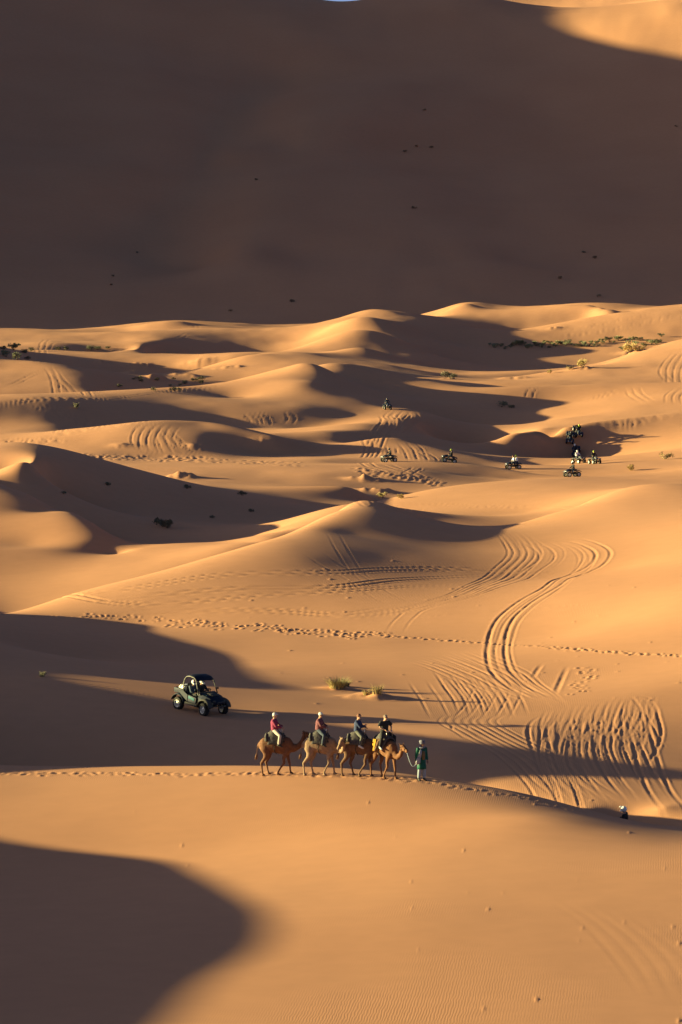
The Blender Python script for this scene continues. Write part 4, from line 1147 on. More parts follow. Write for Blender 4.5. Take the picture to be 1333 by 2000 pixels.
# guide on foot
J = dict(pelvis=(0, 0, 0.93), chest=(0.01, 0, 1.28), neck=(0.015, 0, 1.45), head=(0.05, 0, 1.575),
         sh_l=(0.0, 0.19, 1.38), sh_r=(0.0, -0.19, 1.38), el_l=(-0.03, 0.25, 1.10), el_r=(-0.02, -0.26, 1.10), wr_l=(0.05, 0.25, 0.86), wr_r=(0.04, -0.27, 0.85),
         hip_l=(0, 0.1, 0.9), hip_r=(0, -0.1, 0.9), kn_l=(0.05, 0.11, 0.5), kn_r=(0.0, -0.10, 0.5), an_l=(0.02, 0.11, 0.09), an_r=(-0.08, -0.10, 0.09), to_l=(0.15, 0.13, 0.04), to_r=(0.05, -0.12, 0.04))
g, Mh = person('person', J, M_['skin_dark'], M_['green'], M_['palepants'], M_['shoe_dark'], top_name='tunic')
t = MB()      # robe falling to the knee with open hem
rows = [(1.40, 0.15, 0.10), (1.25, 0.185, 0.145), (1.0, 0.172, 0.145), (0.8, 0.182, 0.155), (0.62, 0.195, 0.17), (0.52, 0.195, 0.17)]
vs, fs = [], []
for layer in (0, 1):
    for i, (z, w, d) in enumerate(rows):
        for k in range(24):
            a = k / 24 * 2 * math.pi; rr = 1 + (0.05 * math.sin(a * 6 + i * 0.3) + 0.04 * math.sin(a * 3 + 1)) * i / 5 - 0.04 * layer
            vs.append((math.cos(a) * d * rr + 0.01, math.sin(a) * w * rr, z + 0.015 * math.sin(a * 5) * (i == 5)))
for i in range(5):
    for k in range(24):
        a = i * 24 + k; b_ = i * 24 + (k + 1) % 24
        fs += [(a, b_, b_ + 24, a + 24), (144 + a, 144 + a + 24, 144 + b_ + 24, 144 + b_)]
for k in range(24):
    a, b_ = 120 + k, 120 + (k + 1) % 24
    fs.append((a, b_, 144 + b_, 144 + a)); a, b_ = k, (k + 1) % 24; fs.append((b_, a, 144 + a, 144 + b_))
t.add(vs, fs); obj('robe', t, M_['green'], g)
t = MB()
for k in range(5):
    ring = [(-0.005 + math.cos(a) * (0.115 - 0.006 * abs(k - 2)), math.sin(a) * (0.105 - 0.005 * abs(k - 2)), 0.045 + 0.028 * k + 0.012 * math.sin(a + k * 1.9)) for a in [j * math.pi / 10 for j in range(21)]]
    t.tube(ring, 0.026, 8, cap=False)
t.ball((-0.01, 0, 0.10), (0.10, 0.09, 0.075), 14, 8)
t.tube([(-0.10, 0, 0.02), (-0.115, 0, -0.08), (-0.10, 0.02, -0.2)], [0.05, 0.06, 0.045], 10)
ring = [(math.cos(a) * 0.10 - 0.01, math.sin(a) * 0.105, -0.135 + 0.02 * math.sin(a * 2)) for a in [j * math.pi / 10 for j in range(21)]]
t.tube(ring, 0.038, 8, cap=False)
on_head(g, 'turban', t, M_['turban'], Mh); eyes(g, Mh)
t = MB(); t.tube([(0.15, -0.0, 1.30), (0.165, 0, 1.12), (0.17, 0, 0.92)], [(0.06, 0.012), (0.075, 0.012), (0.05, 0.012)], 10)
obj('embroidered_panel', t, M_['gold'], g)
x, y, z = hit(824, 1525)
Mg = ground_frame(x, y, R(-62), 0.2, 0.15, 0.02); Mg = Matrix.Translation(Mg.translation) @ Matrix.Rotation(R(-62), 4, 'Z')
g.matrix_world = Mg
tag(g, 'guide in a green robe and blue-grey turban walking ahead of the camels', 'person')
t = MB()
t.tube([(0.13, -0.1, 1.36), (0.17, -0.16, 1.2), (0.17, -0.21, 1.05)], [(0.05, 0.015), (0.07, 0.03), (0.09, 0.05)], 10)
t.tube([(0.17, -0.20, 1.10), (0.16, -0.24, 0.95), (0.14, -0.26, 0.80), (0.13, -0.26, 0.74)], [(0.05, 0.03), (0.10, 0.055), (0.11, 0.06), (0.07, 0.03)], 12)
o = tag(obj('cloth_bag', t, M_['bag']), 'grey cloth bag slung at the side of the guide in green', 'bag'); o.matrix_world = Mg
# lead rope from the guide's hand to the first camel's halter
ph = Mg @ Vector((0.06, -0.28, 0.79))
hp4 = camel_frames[3] @ Vector((1.42, -0.04, 1.36))
pts = []
for k in range(15):
    s_ = k / 14
    p = ph.lerp(hp4, s_); p.z -= 0.42 * math.sin(math.pi * s_) * (1 - 0.35 * s_)
    pts.append(p)
tag(obj('lead_rope', MB().tube(pts, 0.014, 6), M_['rope']), "pale blue lead rope sagging between the guide's hand and the leading camel", 'rope')
for i in range(3):
    a = camel_frames[i] @ Vector(((1.55, -0.05, 1.62), (0.86, -0.74, 1.34), (0.86, -0.74, 1.34))[i]); b_ = camel_frames[i + 1] @ Vector((-0.5, -0.2, 1.66))
    pts = [a.lerp(b_, k / 8) - Vector((0, 0, 0.12 * math.sin(math.pi * k / 8))) for k in range(9)]
    tag(obj('tether_rope', MB().tube(pts, 0.011, 6), M_['pad']), ['tether rope from the last camel to the saddle of the pale camel', 'tether rope from the pale camel to the saddle of the third camel', 'tether rope from the third camel to the saddle of the leading camel'][i], 'rope')

# ------------------------------------------------------------------ wheels shared by buggy and quads
def wheel_parts(r, w, knobs=18):
    t = MB()
    prof = [(r * 0.56, -w * 0.42), (r * 0.72, -w * 0.5), (r * 0.93, -w * 0.46), (r, -w * 0.3), (r, w * 0.3), (r * 0.93, w * 0.46), (r * 0.72, w * 0.5), (r * 0.56, w * 0.42), (r * 0.56, -w * 0.42)]
    t.lathe((0, 0, 0), prof, 24)
    for k in range(knobs):
        a = 2 * math.pi * k / knobs
        for s in (-1, 1):
            aa = a + (0.5 * 2 * math.pi / knobs if s > 0 else 0)
            M = Matrix.Rotation(-aa, 4, 'Y')
            b = MB().box((r * 1.0, s * w * 0.22, 0), (r * 0.09, w * 0.4, r * 0.17), (0, 0, 0.25 * s)); t.add(b.v, b.f, M)
    rim = MB()
    rim.lathe((0, 0, 0), [(r * 0.575, -w * 0.44), (r * 0.60, -w * 0.47), (r * 0.53, -w * 0.46), (r * 0.50, -w * 0.25), (r * 0.50, w * 0.25), (r * 0.53, w * 0.46), (r * 0.6, w * 0.47), (r * 0.575, w * 0.44)], 24)
    for s in (-1, 1):
        for k in range(6):
            a = 2 * math.pi * k / 6
            M = Matrix.Rotation(a, 4, 'Y')
            b = MB().box((r * 0.32, s * w * 0.3, 0), (r * 0.42, w * 0.10, r * 0.15), (0, 0, -0.25 * s)); rim.add(b.v, b.f, M)
        rim.lathe((0, 0, 0), [(0.001, s * w * 0.38), (r * 0.15, s * w * 0.37), (r * 0.17, s * w * 0.2)], 14)
    return t.mesh('tyre', False), rim.mesh('rim', False)

def add_wheel(parent, x, y, z, meshes, yaw=0.0):
    e = empty('wheel'); e.parent = parent; e.location = (x, y, z); e.rotation_euler = (0, 0, yaw)
    obj('tyre', meshes[0], M_['rubber'], e); obj('rim', meshes[1], M_['rim'], e)
    return e

# ------------------------------------------------------------------ side-by-side buggy
def make_buggy():
    c = empty('buggy')
    wm = wheel_parts(0.32, 0.25)
    for x in (-0.98, 0.98):
        for s in (-1, 1): add_wheel(c, x, s * 0.63, 0.32, wm, -0.12 if x > 0 else 0)
    t = MB(); t.box((0, 0, 0.40), (1.75, 0.72, 0.12), bev=0.03); t.box((0.1, 0, 0.5), (1.3, 1.1, 0.07), bev=0.02); t.box((-0.95, 0, 0.52), (0.5, 0.5, 0.28), bev=0.05)
    obj('chassis', t, M_['frame'], c)
    # bonnet: sloping wedge with rounded nose
    t = MB(); n = 9
    vs, fs = [], []
    secs = [(0.45, 0.60, 1.02, 0.62, 0.54), (0.7, 0.56, 1.02, 0.62, 0.52), (0.95, 0.56, 0.98, 0.58, 0.50), (1.2, 0.58, 0.90, 0.50, 0.44), (1.38, 0.60, 0.80, 0.40, 0.34), (1.46, 0.62, 0.74, 0.30, 0.24)]
    for x, zb, zt, wb, wt in secs:
        vs += [(x, -wb, zb), (x, -wb, zb + (zt - zb) * 0.55), (x, -wt, zt - 0.03), (x, -wt * 0.4, zt + 0.015), (x, wt * 0.4, zt + 0.015), (x, wt, zt - 0.03), (x, wb, zb + (zt - zb) * 0.55), (x, wb, zb)]
    for i in range(len(secs) - 1):
        for k in range(8):
            fs.append((i * 8 + k, i * 8 + (k + 1) % 8, i * 8 + 8 + (k + 1) % 8, i * 8 + 8 + k))
    fs += [tuple(range(7, -1, -1)), tuple(range(40, 48))]
    t.add(vs, fs); hood = obj('hood', t, M_['paint_dark'], c, False)
    obj('hood_scoop', MB().box((0.85, 0, 1.01), (0.42, 0.42, 0.07), (0, 0.12, 0), bev=0.025), M_['paint_grey'], hood)
    for s in (-1, 1):
        t = MB(); t.box((0.6, s * 0.36, 1.0), (0.5, 0.09, 0.03), (0, 0.06, 0), bev=0.01); obj('hood_stripe', t, M_['paint_teal'], hood)
        h = obj('headlight', MB().ball((1.36, s * 0.30, 0.76), (0.07, 0.1, 0.06), 12, 8), M_['paint_grey'], c)
        # arched front and rear mudguards
        for x0, nm in ((0.98, 'front_fender'), (-0.98, 'rear_fender')):
            t = MB(); vs, fs = [], []
            na = 11
            for i in range(na):
                a = math.pi * (0.06 + 0.86 * i / (na - 1)); r = 0.44
                px, pz = x0 + math.cos(a) * r * 1.05, 0.38 + math.sin(a) * r
                for yy, dz in ((0.46, 0.05), (0.66, 0.03), (0.76, -0.02), (0.74, -0.05), (0.46, 0.0)):
                    vs.append((px, s * yy, pz + dz))
            for i in range(na - 1):
                for k in range(5): fs.append((i * 5 + k, i * 5 + (k + 1) % 5, i * 5 + 5 + (k + 1) % 5, i * 5 + 5 + k))
            fs += [(0, 1, 2, 3, 4), tuple(range((na - 1) * 5 + 4, (na - 1) * 5 - 1, -1))]
            t.add(vs, fs); obj(nm, t, M_['paint_grey'] if x0 > 0 else M_['paint_dark'], c)
        # side panels: sill, teal rear quarter, half door
        obj('sill', MB().box((0.02, s * 0.66, 0.44), (0.95, 0.10, 0.14), (0, 0.0, 0), bev=0.03), M_['paint_grey'], c)
        d = obj('door', MB().box((0.08, s * 0.67, 0.68), (0.62, 0.05, 0.34), (0, 0.12, 0), bev=0.02), M_['paint_dark'], c)
        obj('door_panel', MB().box((0.04, s * 0.70, 0.74), (0.46, 0.02, 0.14), (0, 0.16, 0), bev=0.006), M_['paint_teal'], d)
        q = MB(); q.add([(-0.3, s * 0.68, 0.55), (-0.62, s * 0.68, 0.72), (-1.05, s * 0.68, 0.98), (-0.62, s * 0.68, 1.02), (-0.28, s * 0.68, 0.86), (-0.3, s * 0.62, 0.55), (-0.62, s * 0.62, 0.72), (-1.05, s * 0.62, 0.98), (-0.62, s * 0.62, 1.02), (-0.28, s * 0.62, 0.86)],
                       [(0, 1, 2, 3, 4), (9, 8, 7, 6, 5), (0, 5, 6, 1), (1, 6, 7, 2), (2, 7, 8, 3), (3, 8, 9, 4), (4, 9, 5, 0)])
        obj('quarter_panel', q, M_['paint_dark'], c, False)
        # cage hoop on this side
        t = MB(); t.tube([(0.50, s * 0.62, 0.98), (0.34, s * 0.60, 1.34), (0.18, s * 0.56, 1.66), (0.02, s * 0.55, 1.76), (-0.30, s * 0.55, 1.79), (-0.55, s * 0.56, 1.74), (-0.68, s * 0.58, 1.56), (-0.70, s * 0.60, 1.25), (-0.66, s * 0.60, 0.92)], 0.03, 10)
        t.tube([(-0.68, s * 0.58, 1.5), (-0.95, s * 0.56, 1.2), (-1.15, s * 0.54, 0.98)], 0.022, 8)
        obj('cage_tube', t, M_['frame'], c)
        obj('mirror', MB().box((0.38, s * 0.72, 1.22), (0.05, 0.14, 0.09), (0, 0, 0.2 * s), bev=0.015), M_['paint_dark'], c)
        # suspension arms
        for x0 in (-0.98, 0.98):
            t = MB(); t.tube([(x0 - 0.16, s * 0.28, 0.42), (x0, s * 0.54, 0.33)], 0.022, 8); t.tube([(x0 + 0.16, s * 0.28, 0.42), (x0, s * 0.54, 0.33)], 0.022, 8); t.tube([(x0, s * 0.34, 0.74), (x0, s * 0.50, 0.36)], 0.035, 8)
            obj('suspension', t, M_['frame'], c)
        # seats
        t = MB(); t.box((-0.30, s * 0.28, 0.66), (0.46, 0.44, 0.14), (0, -0.08, 0), bev=0.05); t.box((-0.53, s * 0.28, 0.95), (0.13, 0.44, 0.56), (0, -0.22, 0), bev=0.05)
        st = obj('seat', t, M_['seat'], c)
        obj('headrest', MB().box((-0.62, s * 0.28, 1.30), (0.09, 0.26, 0.16), (0, -0.2, 0), bev=0.04), M_['seat'], st)
    t = MB()
    for x, z in ((0.30, 1.02), (0.0, 1.765), (-0.55, 1.745), (-0.70, 1.25)):
        obj('cross_bar', MB().tube([(x, -0.57, z), (x, 0.57, z)], 0.026, 8), M_['frame'], c)
    t = MB(); vs, fs = [], []
    secs = [(0.24, 1.63, 0.50), (0.12, 1.74, 0.56), (-0.05, 1.80, 0.58), (-0.32, 1.825, 0.58), (-0.55, 1.79, 0.56), (-0.68, 1.71, 0.52)]
    for x, z, w in secs:
        vs += [(x, -w, z - 0.02), (x, -w * 0.85, z + 0.025), (x, 0, z + 0.04), (x, w * 0.85, z + 0.025), (x, w, z - 0.02), (x, 0, z - 0.0)]
    for i in range(len(secs) - 1):
        for k in range(6): fs.append((i * 6 + k, i * 6 + (k + 1) % 6, i * 6 + 6 + (k + 1) % 6, i * 6 + 6 + k))
    fs += [(5, 4, 3, 2, 1, 0), tuple(range(30, 36))]
    t.add(vs, fs); obj('roof', t, M_['paint_dark'], c)
    t = MB(); t.box((-1.05, 0, 0.86), (0.78, 1.16, 0.06), bev=0.02)
    for s in (-1, 1): t.box((-1.05, s * 0.56, 0.97), (0.78, 0.05, 0.20), bev=0.015)
    t.box((-1.43, 0, 0.97), (0.05, 1.16, 0.20), bev=0.015)
    obj('cargo_bed', t, M_['paint_dark'], c)
    t = MB(); t.tube([(1.36, -0.46, 0.50), (1.52, -0.32, 0.52), (1.56, 0, 0.53), (1.52, 0.32, 0.52), (1.36, 0.46, 0.50)], 0.028, 8); t.tube([(1.54, -0.2, 0.52), (1.50, -0.2, 0.74), (1.50, 0.2, 0.74), (1.54, 0.2, 0.52)], 0.022, 8)
    obj('bumper', t, M_['frame'], c)
    t = MB(); ring = [(0.16 + 0.07 * math.sin(a), 0.28 + 0.17 * math.cos(a), 1.06 + 0.15 * math.sin(a)) for a in [k * math.pi / 10 for k in range(21)]]
    t.tube(ring, 0.016, 6, cap=False); t.tube([(0.16, 0.28, 1.06), (0.42, 0.28, 0.92)], 0.02, 6)
    obj('steering_wheel', t, M_['seat'], c)
    obj('dashboard', MB().box((0.42, 0, 0.98), (0.22, 1.12, 0.16), (0, 0.3, 0), bev=0.03), M_['seat'], c)
    return c

xr, yr, zr = hit(349, 1383.5); xf, yf, zf = hit(401, 1397)
bug_yaw = R(-47)
xb, yb, _ = hit(392, 1389)
MBug = ground_frame(xb, yb, bug_yaw, 0.95, 0.6, 0.03)
bug = make_buggy(); bug.matrix_world = MBug
tag(bug, 'dark blue and teal open buggy with a roof, driving on the low ridge', 'buggy')
o = tag(obj('cargo_box', MB().box((-1.05, -0.12, 1.04), (0.46, 0.62, 0.26), (0, 0, 0.05), bev=0.06).box((-1.05, -0.12, 1.19), (0.36, 0.5, 0.06), (0, 0, 0.05), bev=0.02), M_['white_box']), 'white box lying in the rear bed of the buggy', 'box')
o.matrix_world = MBug
def seat_joints(z, sg0, yc, reach=0.45, hz=0.98):
    J = dict(pelvis=(-0.36, yc, z), chest=(-0.38, yc, z + 0.38), neck=(-0.34, yc, z + 0.53), head=(-0.30, yc, z + 0.66))
    for s, sg in (('l', 1), ('r', -1)):
        J['sh_' + s] = (-0.36, yc + sg * 0.18, z + 0.45); J['hip_' + s] = (-0.34, yc + sg * 0.10, z + 0.0)
        J['kn_' + s] = (0.10, yc + sg * 0.13, z + 0.10); J['an_' + s] = (0.30, yc + sg * 0.12, z - 0.22); J['to_' + s] = (0.43, yc + sg * 0.13, z - 0.22)
        J['el_' + s] = (-0.18, yc + sg * 0.25, z + 0.22); J['wr_' + s] = (-0.36 + reach, yc + sg * 0.15, hz)
    return J
for yc, reach, hz, band, lab, yw in ((0.28, 0.44, 1.10, None, 'helmeted driver at the wheel of the buggy, white helmet', 0.15), (-0.28, 0.34, 1.0, 'helmet_red', 'helmeted passenger on the camera side of the buggy', -0.35)):
    o, Mh = person('person', seat_joints(0.80, 1, yc, reach, hz), M_['skin'], M_['black'] if yc > 0 else M_['denim'], M_['black'], M_['shoe_dark'], head_yaw=yw, top_name='jacket')
    helmet(o, Mh, M_['helmet_white'], band=M_[band] if band else M_['helmet_black'])
    o.matrix_world = MBug
    tag(o, lab, 'person', 'people in the buggy')

# ------------------------------------------------------------------ quads and their riders
def make_quad(paint):
    c = empty('quad_bike')
    for x in (-0.62, 0.62):
        for s in (-1, 1): add_wheel(c, x, s * 0.44, 0.29, QW)
    t = MB(); t.box((0, 0, 0.42), (1.1, 0.28, 0.22), bev=0.06); t.tube([(-0.62, -0.44, 0.29), (-0.62, 0.44, 0.29)], 0.03, 6); t.tube([(0.62, -0.44, 0.29), (0.62, 0.44, 0.29)], 0.03, 6); t.box((0.05, 0, 0.34), (0.5, 0.72, 0.05), bev=0.015)
    obj('chassis', t, M_['frame'], c)
    t = MB(); t.tube([(0.95, 0, 0.62), (0.80, 0, 0.70), (0.5, 0, 0.78), (0.28, 0, 0.82), (0.12, 0, 0.76)], [(0.10, 0.06), (0.2, 0.12), (0.2, 0.15), (0.15, 0.13), (0.12, 0.08)], 12)
    for s in (-1, 1):
        t.tube([(0.30, s * 0.42, 0.60), (0.48, s * 0.44, 0.68), (0.70, s * 0.44, 0.70), (0.98, s * 0.42, 0.60)], [(0.13, 0.03), (0.16, 0.035), (0.16, 0.035), (0.12, 0.03)], 10)
    obj('front_fender', t, paint, c)
    t = MB(); t.box((-0.62, 0, 0.70), (0.62, 0.6, 0.08), bev=0.03)
    for s in (-1, 1):
        t.tube([(-0.30, s * 0.42, 0.58), (-0.46, s * 0.44, 0.68), (-0.72, s * 0.44, 0.70), (-0.98, s * 0.42, 0.60)], [(0.13, 0.03), (0.16, 0.035), (0.16, 0.035), (0.12, 0.03)], 10)
    obj('rear_fender', t, paint, c)
    t = MB(); t.tube([(0.16, 0, 0.74), (0.0, 0, 0.78), (-0.3, 0, 0.80), (-0.6, 0, 0.82)], [(0.11, 0.06), (0.14, 0.07), (0.16, 0.07), (0.13, 0.06)], 12)
    obj('seat', t, M_['seat'], c)
    t = MB(); t.tube([(0.34, 0, 0.84), (0.28, 0, 1.0)], 0.03, 8); t.tube([(0.16, -0.40, 1.02), (0.26, -0.2, 1.03), (0.28, 0, 1.02), (0.26, 0.2, 1.03), (0.16, 0.40, 1.02)], 0.018, 8)
    obj('handlebar', t, M_['seat'], c)
    for x0 in (-0.68, 0.72):
        t = MB()
        for k in range(4): t.tube([(x0 - 0.18 + 0.12 * k, -0.34, 0.80), (x0 - 0.18 + 0.12 * k, 0.34, 0.80)], 0.012, 6)
        for s in (-1, 1): t.tube([(x0 - 0.2, s * 0.34, 0.80), (x0 + 0.2, s * 0.34, 0.80)], 0.014, 6); t.tube([(x0, s * 0.28, 0.80), (x0, s * 0.28, 0.68)], 0.012, 6)
        obj('rack', t, M_['frame'], c)
    for s in (-1, 1): obj('headlight', MB().ball((0.90, s * 0.2, 0.68), (0.05, 0.085, 0.06), 10, 6), M_['lamp'], c)
    t = MB(); t.tube([(0.98, -0.3, 0.40), (1.06, -0.2, 0.5), (1.06, 0.2, 0.5), (0.98, 0.3, 0.40)], 0.02, 6); obj('bumper', t, M_['frame'], c)
    return c
QW = wheel_parts(0.29, 0.24, 14)
quad_a = make_quad(M_['quad_blue']); quad_b = make_quad(M_['quad_grey'])

def quad_joints(px=-0.22, hands=True):
    z = 0.93
    J = dict(pelvis=(px, 0, z), chest=(px + 0.06, 0, z + 0.38), neck=(px + 0.10, 0, z + 0.53), head=(px + 0.15, 0, z + 0.655))
    for s, sg in (('l', 1), ('r', -1)):
        J['sh_' + s] = (px + 0.06, sg * 0.185, z + 0.45); J['hip_' + s] = (px + 0.02, sg * 0.12, z)
        J['kn_' + s] = (px + 0.38, sg * 0.30, z - 0.12); J['an_' + s] = (px + 0.28, sg * 0.33, z - 0.50); J['to_' + s] = (px + 0.42, sg * 0.34, z - 0.54)
        J['el_' + s] = (px + 0.14, sg * 0.34, z + 0.20)
        J['wr_' + s] = (0.16, sg * 0.32, 1.05) if hands else (px + 0.30, sg * 0.16, z + 0.25)
    return J
proto = {}
def quad_rider(top, helm, px=-0.22, hands=True, bare=False):
    """riders share their meshes; a new combination is built once"""
    key = (top, helm, px, bare)
    if key in proto:
        return copy_tree(proto[key])
    base = (px, hands)
    if base not in proto:
        o, Mh = person('person', quad_joints(px, hands), M_['skin'], None, M_['denim'], M_['shoe_dark'], top_name='jacket', voxel=0.03)
        proto[base] = (o, Mh)
        n = o
    else:
        n = copy_tree(proto[base][0])
        for ch in list(n.children):
            if ch.name.startswith(('helmet', 'hair')):
                for g2 in list(ch.children): bpy.data.objects.remove(g2)
                bpy.data.objects.remove(ch)
    Mh = proto[base][1]
    for ch in n.children:
        if ch.name.startswith('jacket'):
            ch.data = ch.data.copy(); ch.data.materials.clear(); ch.data.materials.append(M_[top])
    if bare:
        t = MB(); t.ball((-0.022, 0, 0.042), (0.1, 0.084, 0.09), 16, 10); on_head(n, 'hair', t, M_['hair_brown'], Mh)
    else:
        helmet(n, Mh, M_[helm])
    proto[key] = n
    return n

QUADS = [
    # u, v of the wheels on the sand, heading, grey?, riders [(top, helmet, seat x, bare head)], label bits
    (757, 799, -82, 0, [('denim', 'helmet_black', -0.22, False)], 'quad bike on the crest above the tracked dune face', 'rider in dark clothes on the quad bike up on the crest'),
    (760, 902, 200, 1, [('black', 'helmet_black', -0.22, False)], 'quad bike with pale wheels, leftmost of the ones on the plain', 'rider in black on the leftmost quad bike of the plain'),
    (877, 903, 186, 0, [('black', 'helmet_lime', -0.22, False)], 'dark quad bike seen from the side in the middle of the plain', 'lime-helmeted rider on the quad bike seen from the side'),
    (1003, 916, 192, 0, [('white_shirt', 'helmet_black', -0.12, True), ('white_shirt', 'helmet_lime', -0.50, False)], 'quad bike carrying two people in white shirts', None),
    (1128, 846, -72, 0, [('black', 'helmet_lime', -0.22, False)], 'quad bike farthest up the right-hand hollow, under a lime helmet', 'lime-helmeted rider farthest up the right-hand hollow'),
    (1113, 858, -98, 0, [('denim', 'helmet_black', -0.22, False)], 'dark quad bike just below the farthest one in the right-hand hollow', 'rider in grey-blue just below the farthest quad bike in the hollow'),
    (1127, 887, -96, 0, [('denim', 'helmet_white', -0.22, False)], 'dark quad bike right behind the one with shining headlights', 'rider in dark blue right behind the rider in white'),
    (1131, 905, -58, 1, [('white_shirt', 'helmet_white', -0.22, False)], 'grey quad bike whose two headlights catch the light', 'rider in white with a white helmet in the hollow'),
    (1162, 906, -70, 1, [('black', 'helmet_lime', -0.22, False)], 'rightmost quad bike, grey, on the sunlit strip of sand', 'lime-helmeted rider on the rightmost quad bike'),
    (1118, 931, 205, 0, [('black', 'helmet_black', -0.22, False)], 'low dark quad bike nearest to us in the right-hand hollow', 'rider in black on the nearest quad bike of the hollow'),
]
used = set()
for u, v, hd, grey, riders, qlab, rlab in QUADS:
    src = quad_b if grey else quad_a
    q = src if src.name not in used else copy_tree(src)
    used.add(src.name)
    x, y, z = hit(u, v, 420)
    M = ground_frame(x, y, R(hd), 0.7, 0.5, 0.03) @ Matrix.Scale(1.04, 4)
    q.matrix_world = M
    tag(q, qlab, 'quad bike', 'quad bikes among the dunes')
    for k, (top, helm, px, bare) in enumerate(riders):
        p = quad_rider(top, helm, px, hands=(k == 0), bare=bare)
        p.matrix_world = M
        lab = rlab or ('bareheaded driver in white on the quad bike for two', 'passenger in white with lime helmet behind the bareheaded driver')[k]
        tag(p, lab, 'person', 'quad riders among the dunes')
# the rider coming up behind the near crest: only helmet and shoulders rise above the sand
ax, aw = ray(1207, 1590)
yy = 162.0
yy = min((abs((height(ax * y_, y_) + 1.70) / y_ - ray(1207, 1575)[1]), y_) for y_ in np.arange(161.0, 170.0, 0.1))[1]
Mq = ground_frame(ax * yy, yy, R(160), 0.7, 0.5, 0.03)
q = copy_tree(quad_a); q.matrix_world = Mq
tag(q, 'dark quad bike climbing behind the near sand crest, below the white helmet', 'quad bike', 'quad bikes among the dunes')
p = quad_rider('black', 'helmet_white', -0.22); 
p.matrix_world = Mq
tag(p, 'rider in white helmet just showing above the near sand crest', 'person')

# ------------------------------------------------------------------ plants
NTH = 'first second third fourth fifth sixth seventh eighth ninth tenth eleventh twelfth thirteenth fourteenth fifteenth sixteenth seventeenth eighteenth nineteenth twentieth'.split()
NTH += ['twenty-' + w for w in NTH[:9]]
def tuft_mesh(n, hgt, spread, wid, seed, droop=0.35, seg=3):
    rnd = random.Random(seed); t = MB()
    for k in range(n):
        a = rnd.uniform(0, 2 * math.pi); rr = spread * math.sqrt(rnd.random()) * 0.45
        bx, by = rr * math.cos(a), rr * math.sin(a)
        h = hgt * rnd.uniform(0.5, 1.05); l = spread * rnd.uniform(0.15, 0.75); a2 = a + rnd.uniform(-0.7, 0.7)
        px, py = -math.sin(a2) * wid, math.cos(a2) * wid
        vs = []
        for i in range(seg + 1):
            s = i / seg; w = (1 - s * 0.85)
            x = bx + math.cos(a2) * l * s ** 1.6; y = by + math.sin(a2) * l * s ** 1.6; z = h * (s - droop * s * s * rnd.uniform(0.3, 1))
            vs += [(x - px * w, y - py * w, z - 0.05 * (i == 0)), (x + px * w, y + py * w, z - 0.05 * (i == 0))]
        t.add(vs, [(2 * i, 2 * i + 1, 2 * i + 3, 2 * i + 2) for i in range(seg)])
    return t

def shrub_mesh(n, r, hgt, leaf, seed):
    """uneven cloud of small leaves gathered in clumps"""
    rnd = random.Random(seed); t = MB()
    clumps = [(rnd.uniform(-1, 1) * r * 0.7, rnd.uniform(-1, 1) * r * 0.7, rnd.uniform(0.35, 0.8) * hgt, rnd.uniform(0.28, 0.5)) for _ in range(7)]
    for k in range(n):
        cx, cy, cz, cr = rnd.choice(clumps)
        p = Vector((rnd.gauss(0, 1), rnd.gauss(0, 1), rnd.gauss(0, 0.8))).normalized() * (cr * r * rnd.random() ** 0.4)
        c = Vector((cx, cy, cz)) + p
        if c.z < 0: c.z = abs(c.z) * 0.3
        d = Vector((rnd.uniform(-1, 1), rnd.uniform(-1, 1), rnd.uniform(-0.2, 1))).normalized(); s = d.orthogonal().normalized() * leaf * 0.4; d = d * leaf * rnd.uniform(0.7, 1.4)
        t.add([c - s * 0.5, c + d * 0.5 - s, c + d, c + d * 0.5 + s], [(0, 1, 2, 3)])
    return t
def stems_mesh(r, hgt, seed):
    rnd = random.Random(seed); t = MB()
    for k in range(9):
        a = rnd.uniform(0, 6.28); q = rnd.uniform(0.3, 0.8) * r
        t.tube([(0.05 * math.cos(a), 0.05 * math.sin(a), -0.1), (q * 0.5 * math.cos(a), q * 0.5 * math.sin(a), hgt * 0.35), (q * math.cos(a + 0.3), q * math.sin(a + 0.3), hgt * 0.7)], [0.03, 0.02, 0.008], 5)
    return t

def plant(name, parts, u, v, label, group, scale=1.0, dmin=100.0, cat='shrub', rnd=random):
    x, y, z = hit(u, v, dmin)
    o = empty(name)
    for pn, me, mat in parts: obj(pn, me, mat, o)
    o.location = (x, y, height(x, y) + CAMZ - 0.03)
    o.rotation_euler = (0, 0, rnd.uniform(0, 6.28)); o.scale = (scale,) * 3
    tag(o, label, cat, group)
    return o

g1 = [('blades', tuft_mesh(150, 0.8, 0.85, 0.012, 1).mesh('blades'), M_['leaf_green']), ('dry_blades', tuft_mesh(360, 0.72, 1.0, 0.012, 2).mesh('dry_blades'), M_['leaf_dry'])]
g2 = [('blades', tuft_mesh(150, 0.7, 0.6, 0.011, 3).mesh('blades'), M_['leaf_dry']), ('stems', stems_mesh(0.5, 0.6, 3).mesh('stems'), M_['twig'])]
plant('grass_tuft', g1, 659, 1342, 'green grass tuft on the sunlit flat behind the buggy ridge', 'tufts on the flat', 0.95, cat='grass tuft')
plant('grass_tuft', g1, 673, 1339, 'smaller green grass sprig touching the right side of the green tuft', 'tufts on the flat', 0.6, cat='grass tuft')
plant('grass_tuft', g2, 738, 1354, 'sparse dry grass tuft on the second, lower sand hummock', 'tufts on the flat', 0.95, cat='grass tuft')
plant('grass_tuft', g2, 716, 1357, 'low dry grass at the left foot of the second sand hummock', 'tufts on the flat', 0.65, cat='grass tuft')

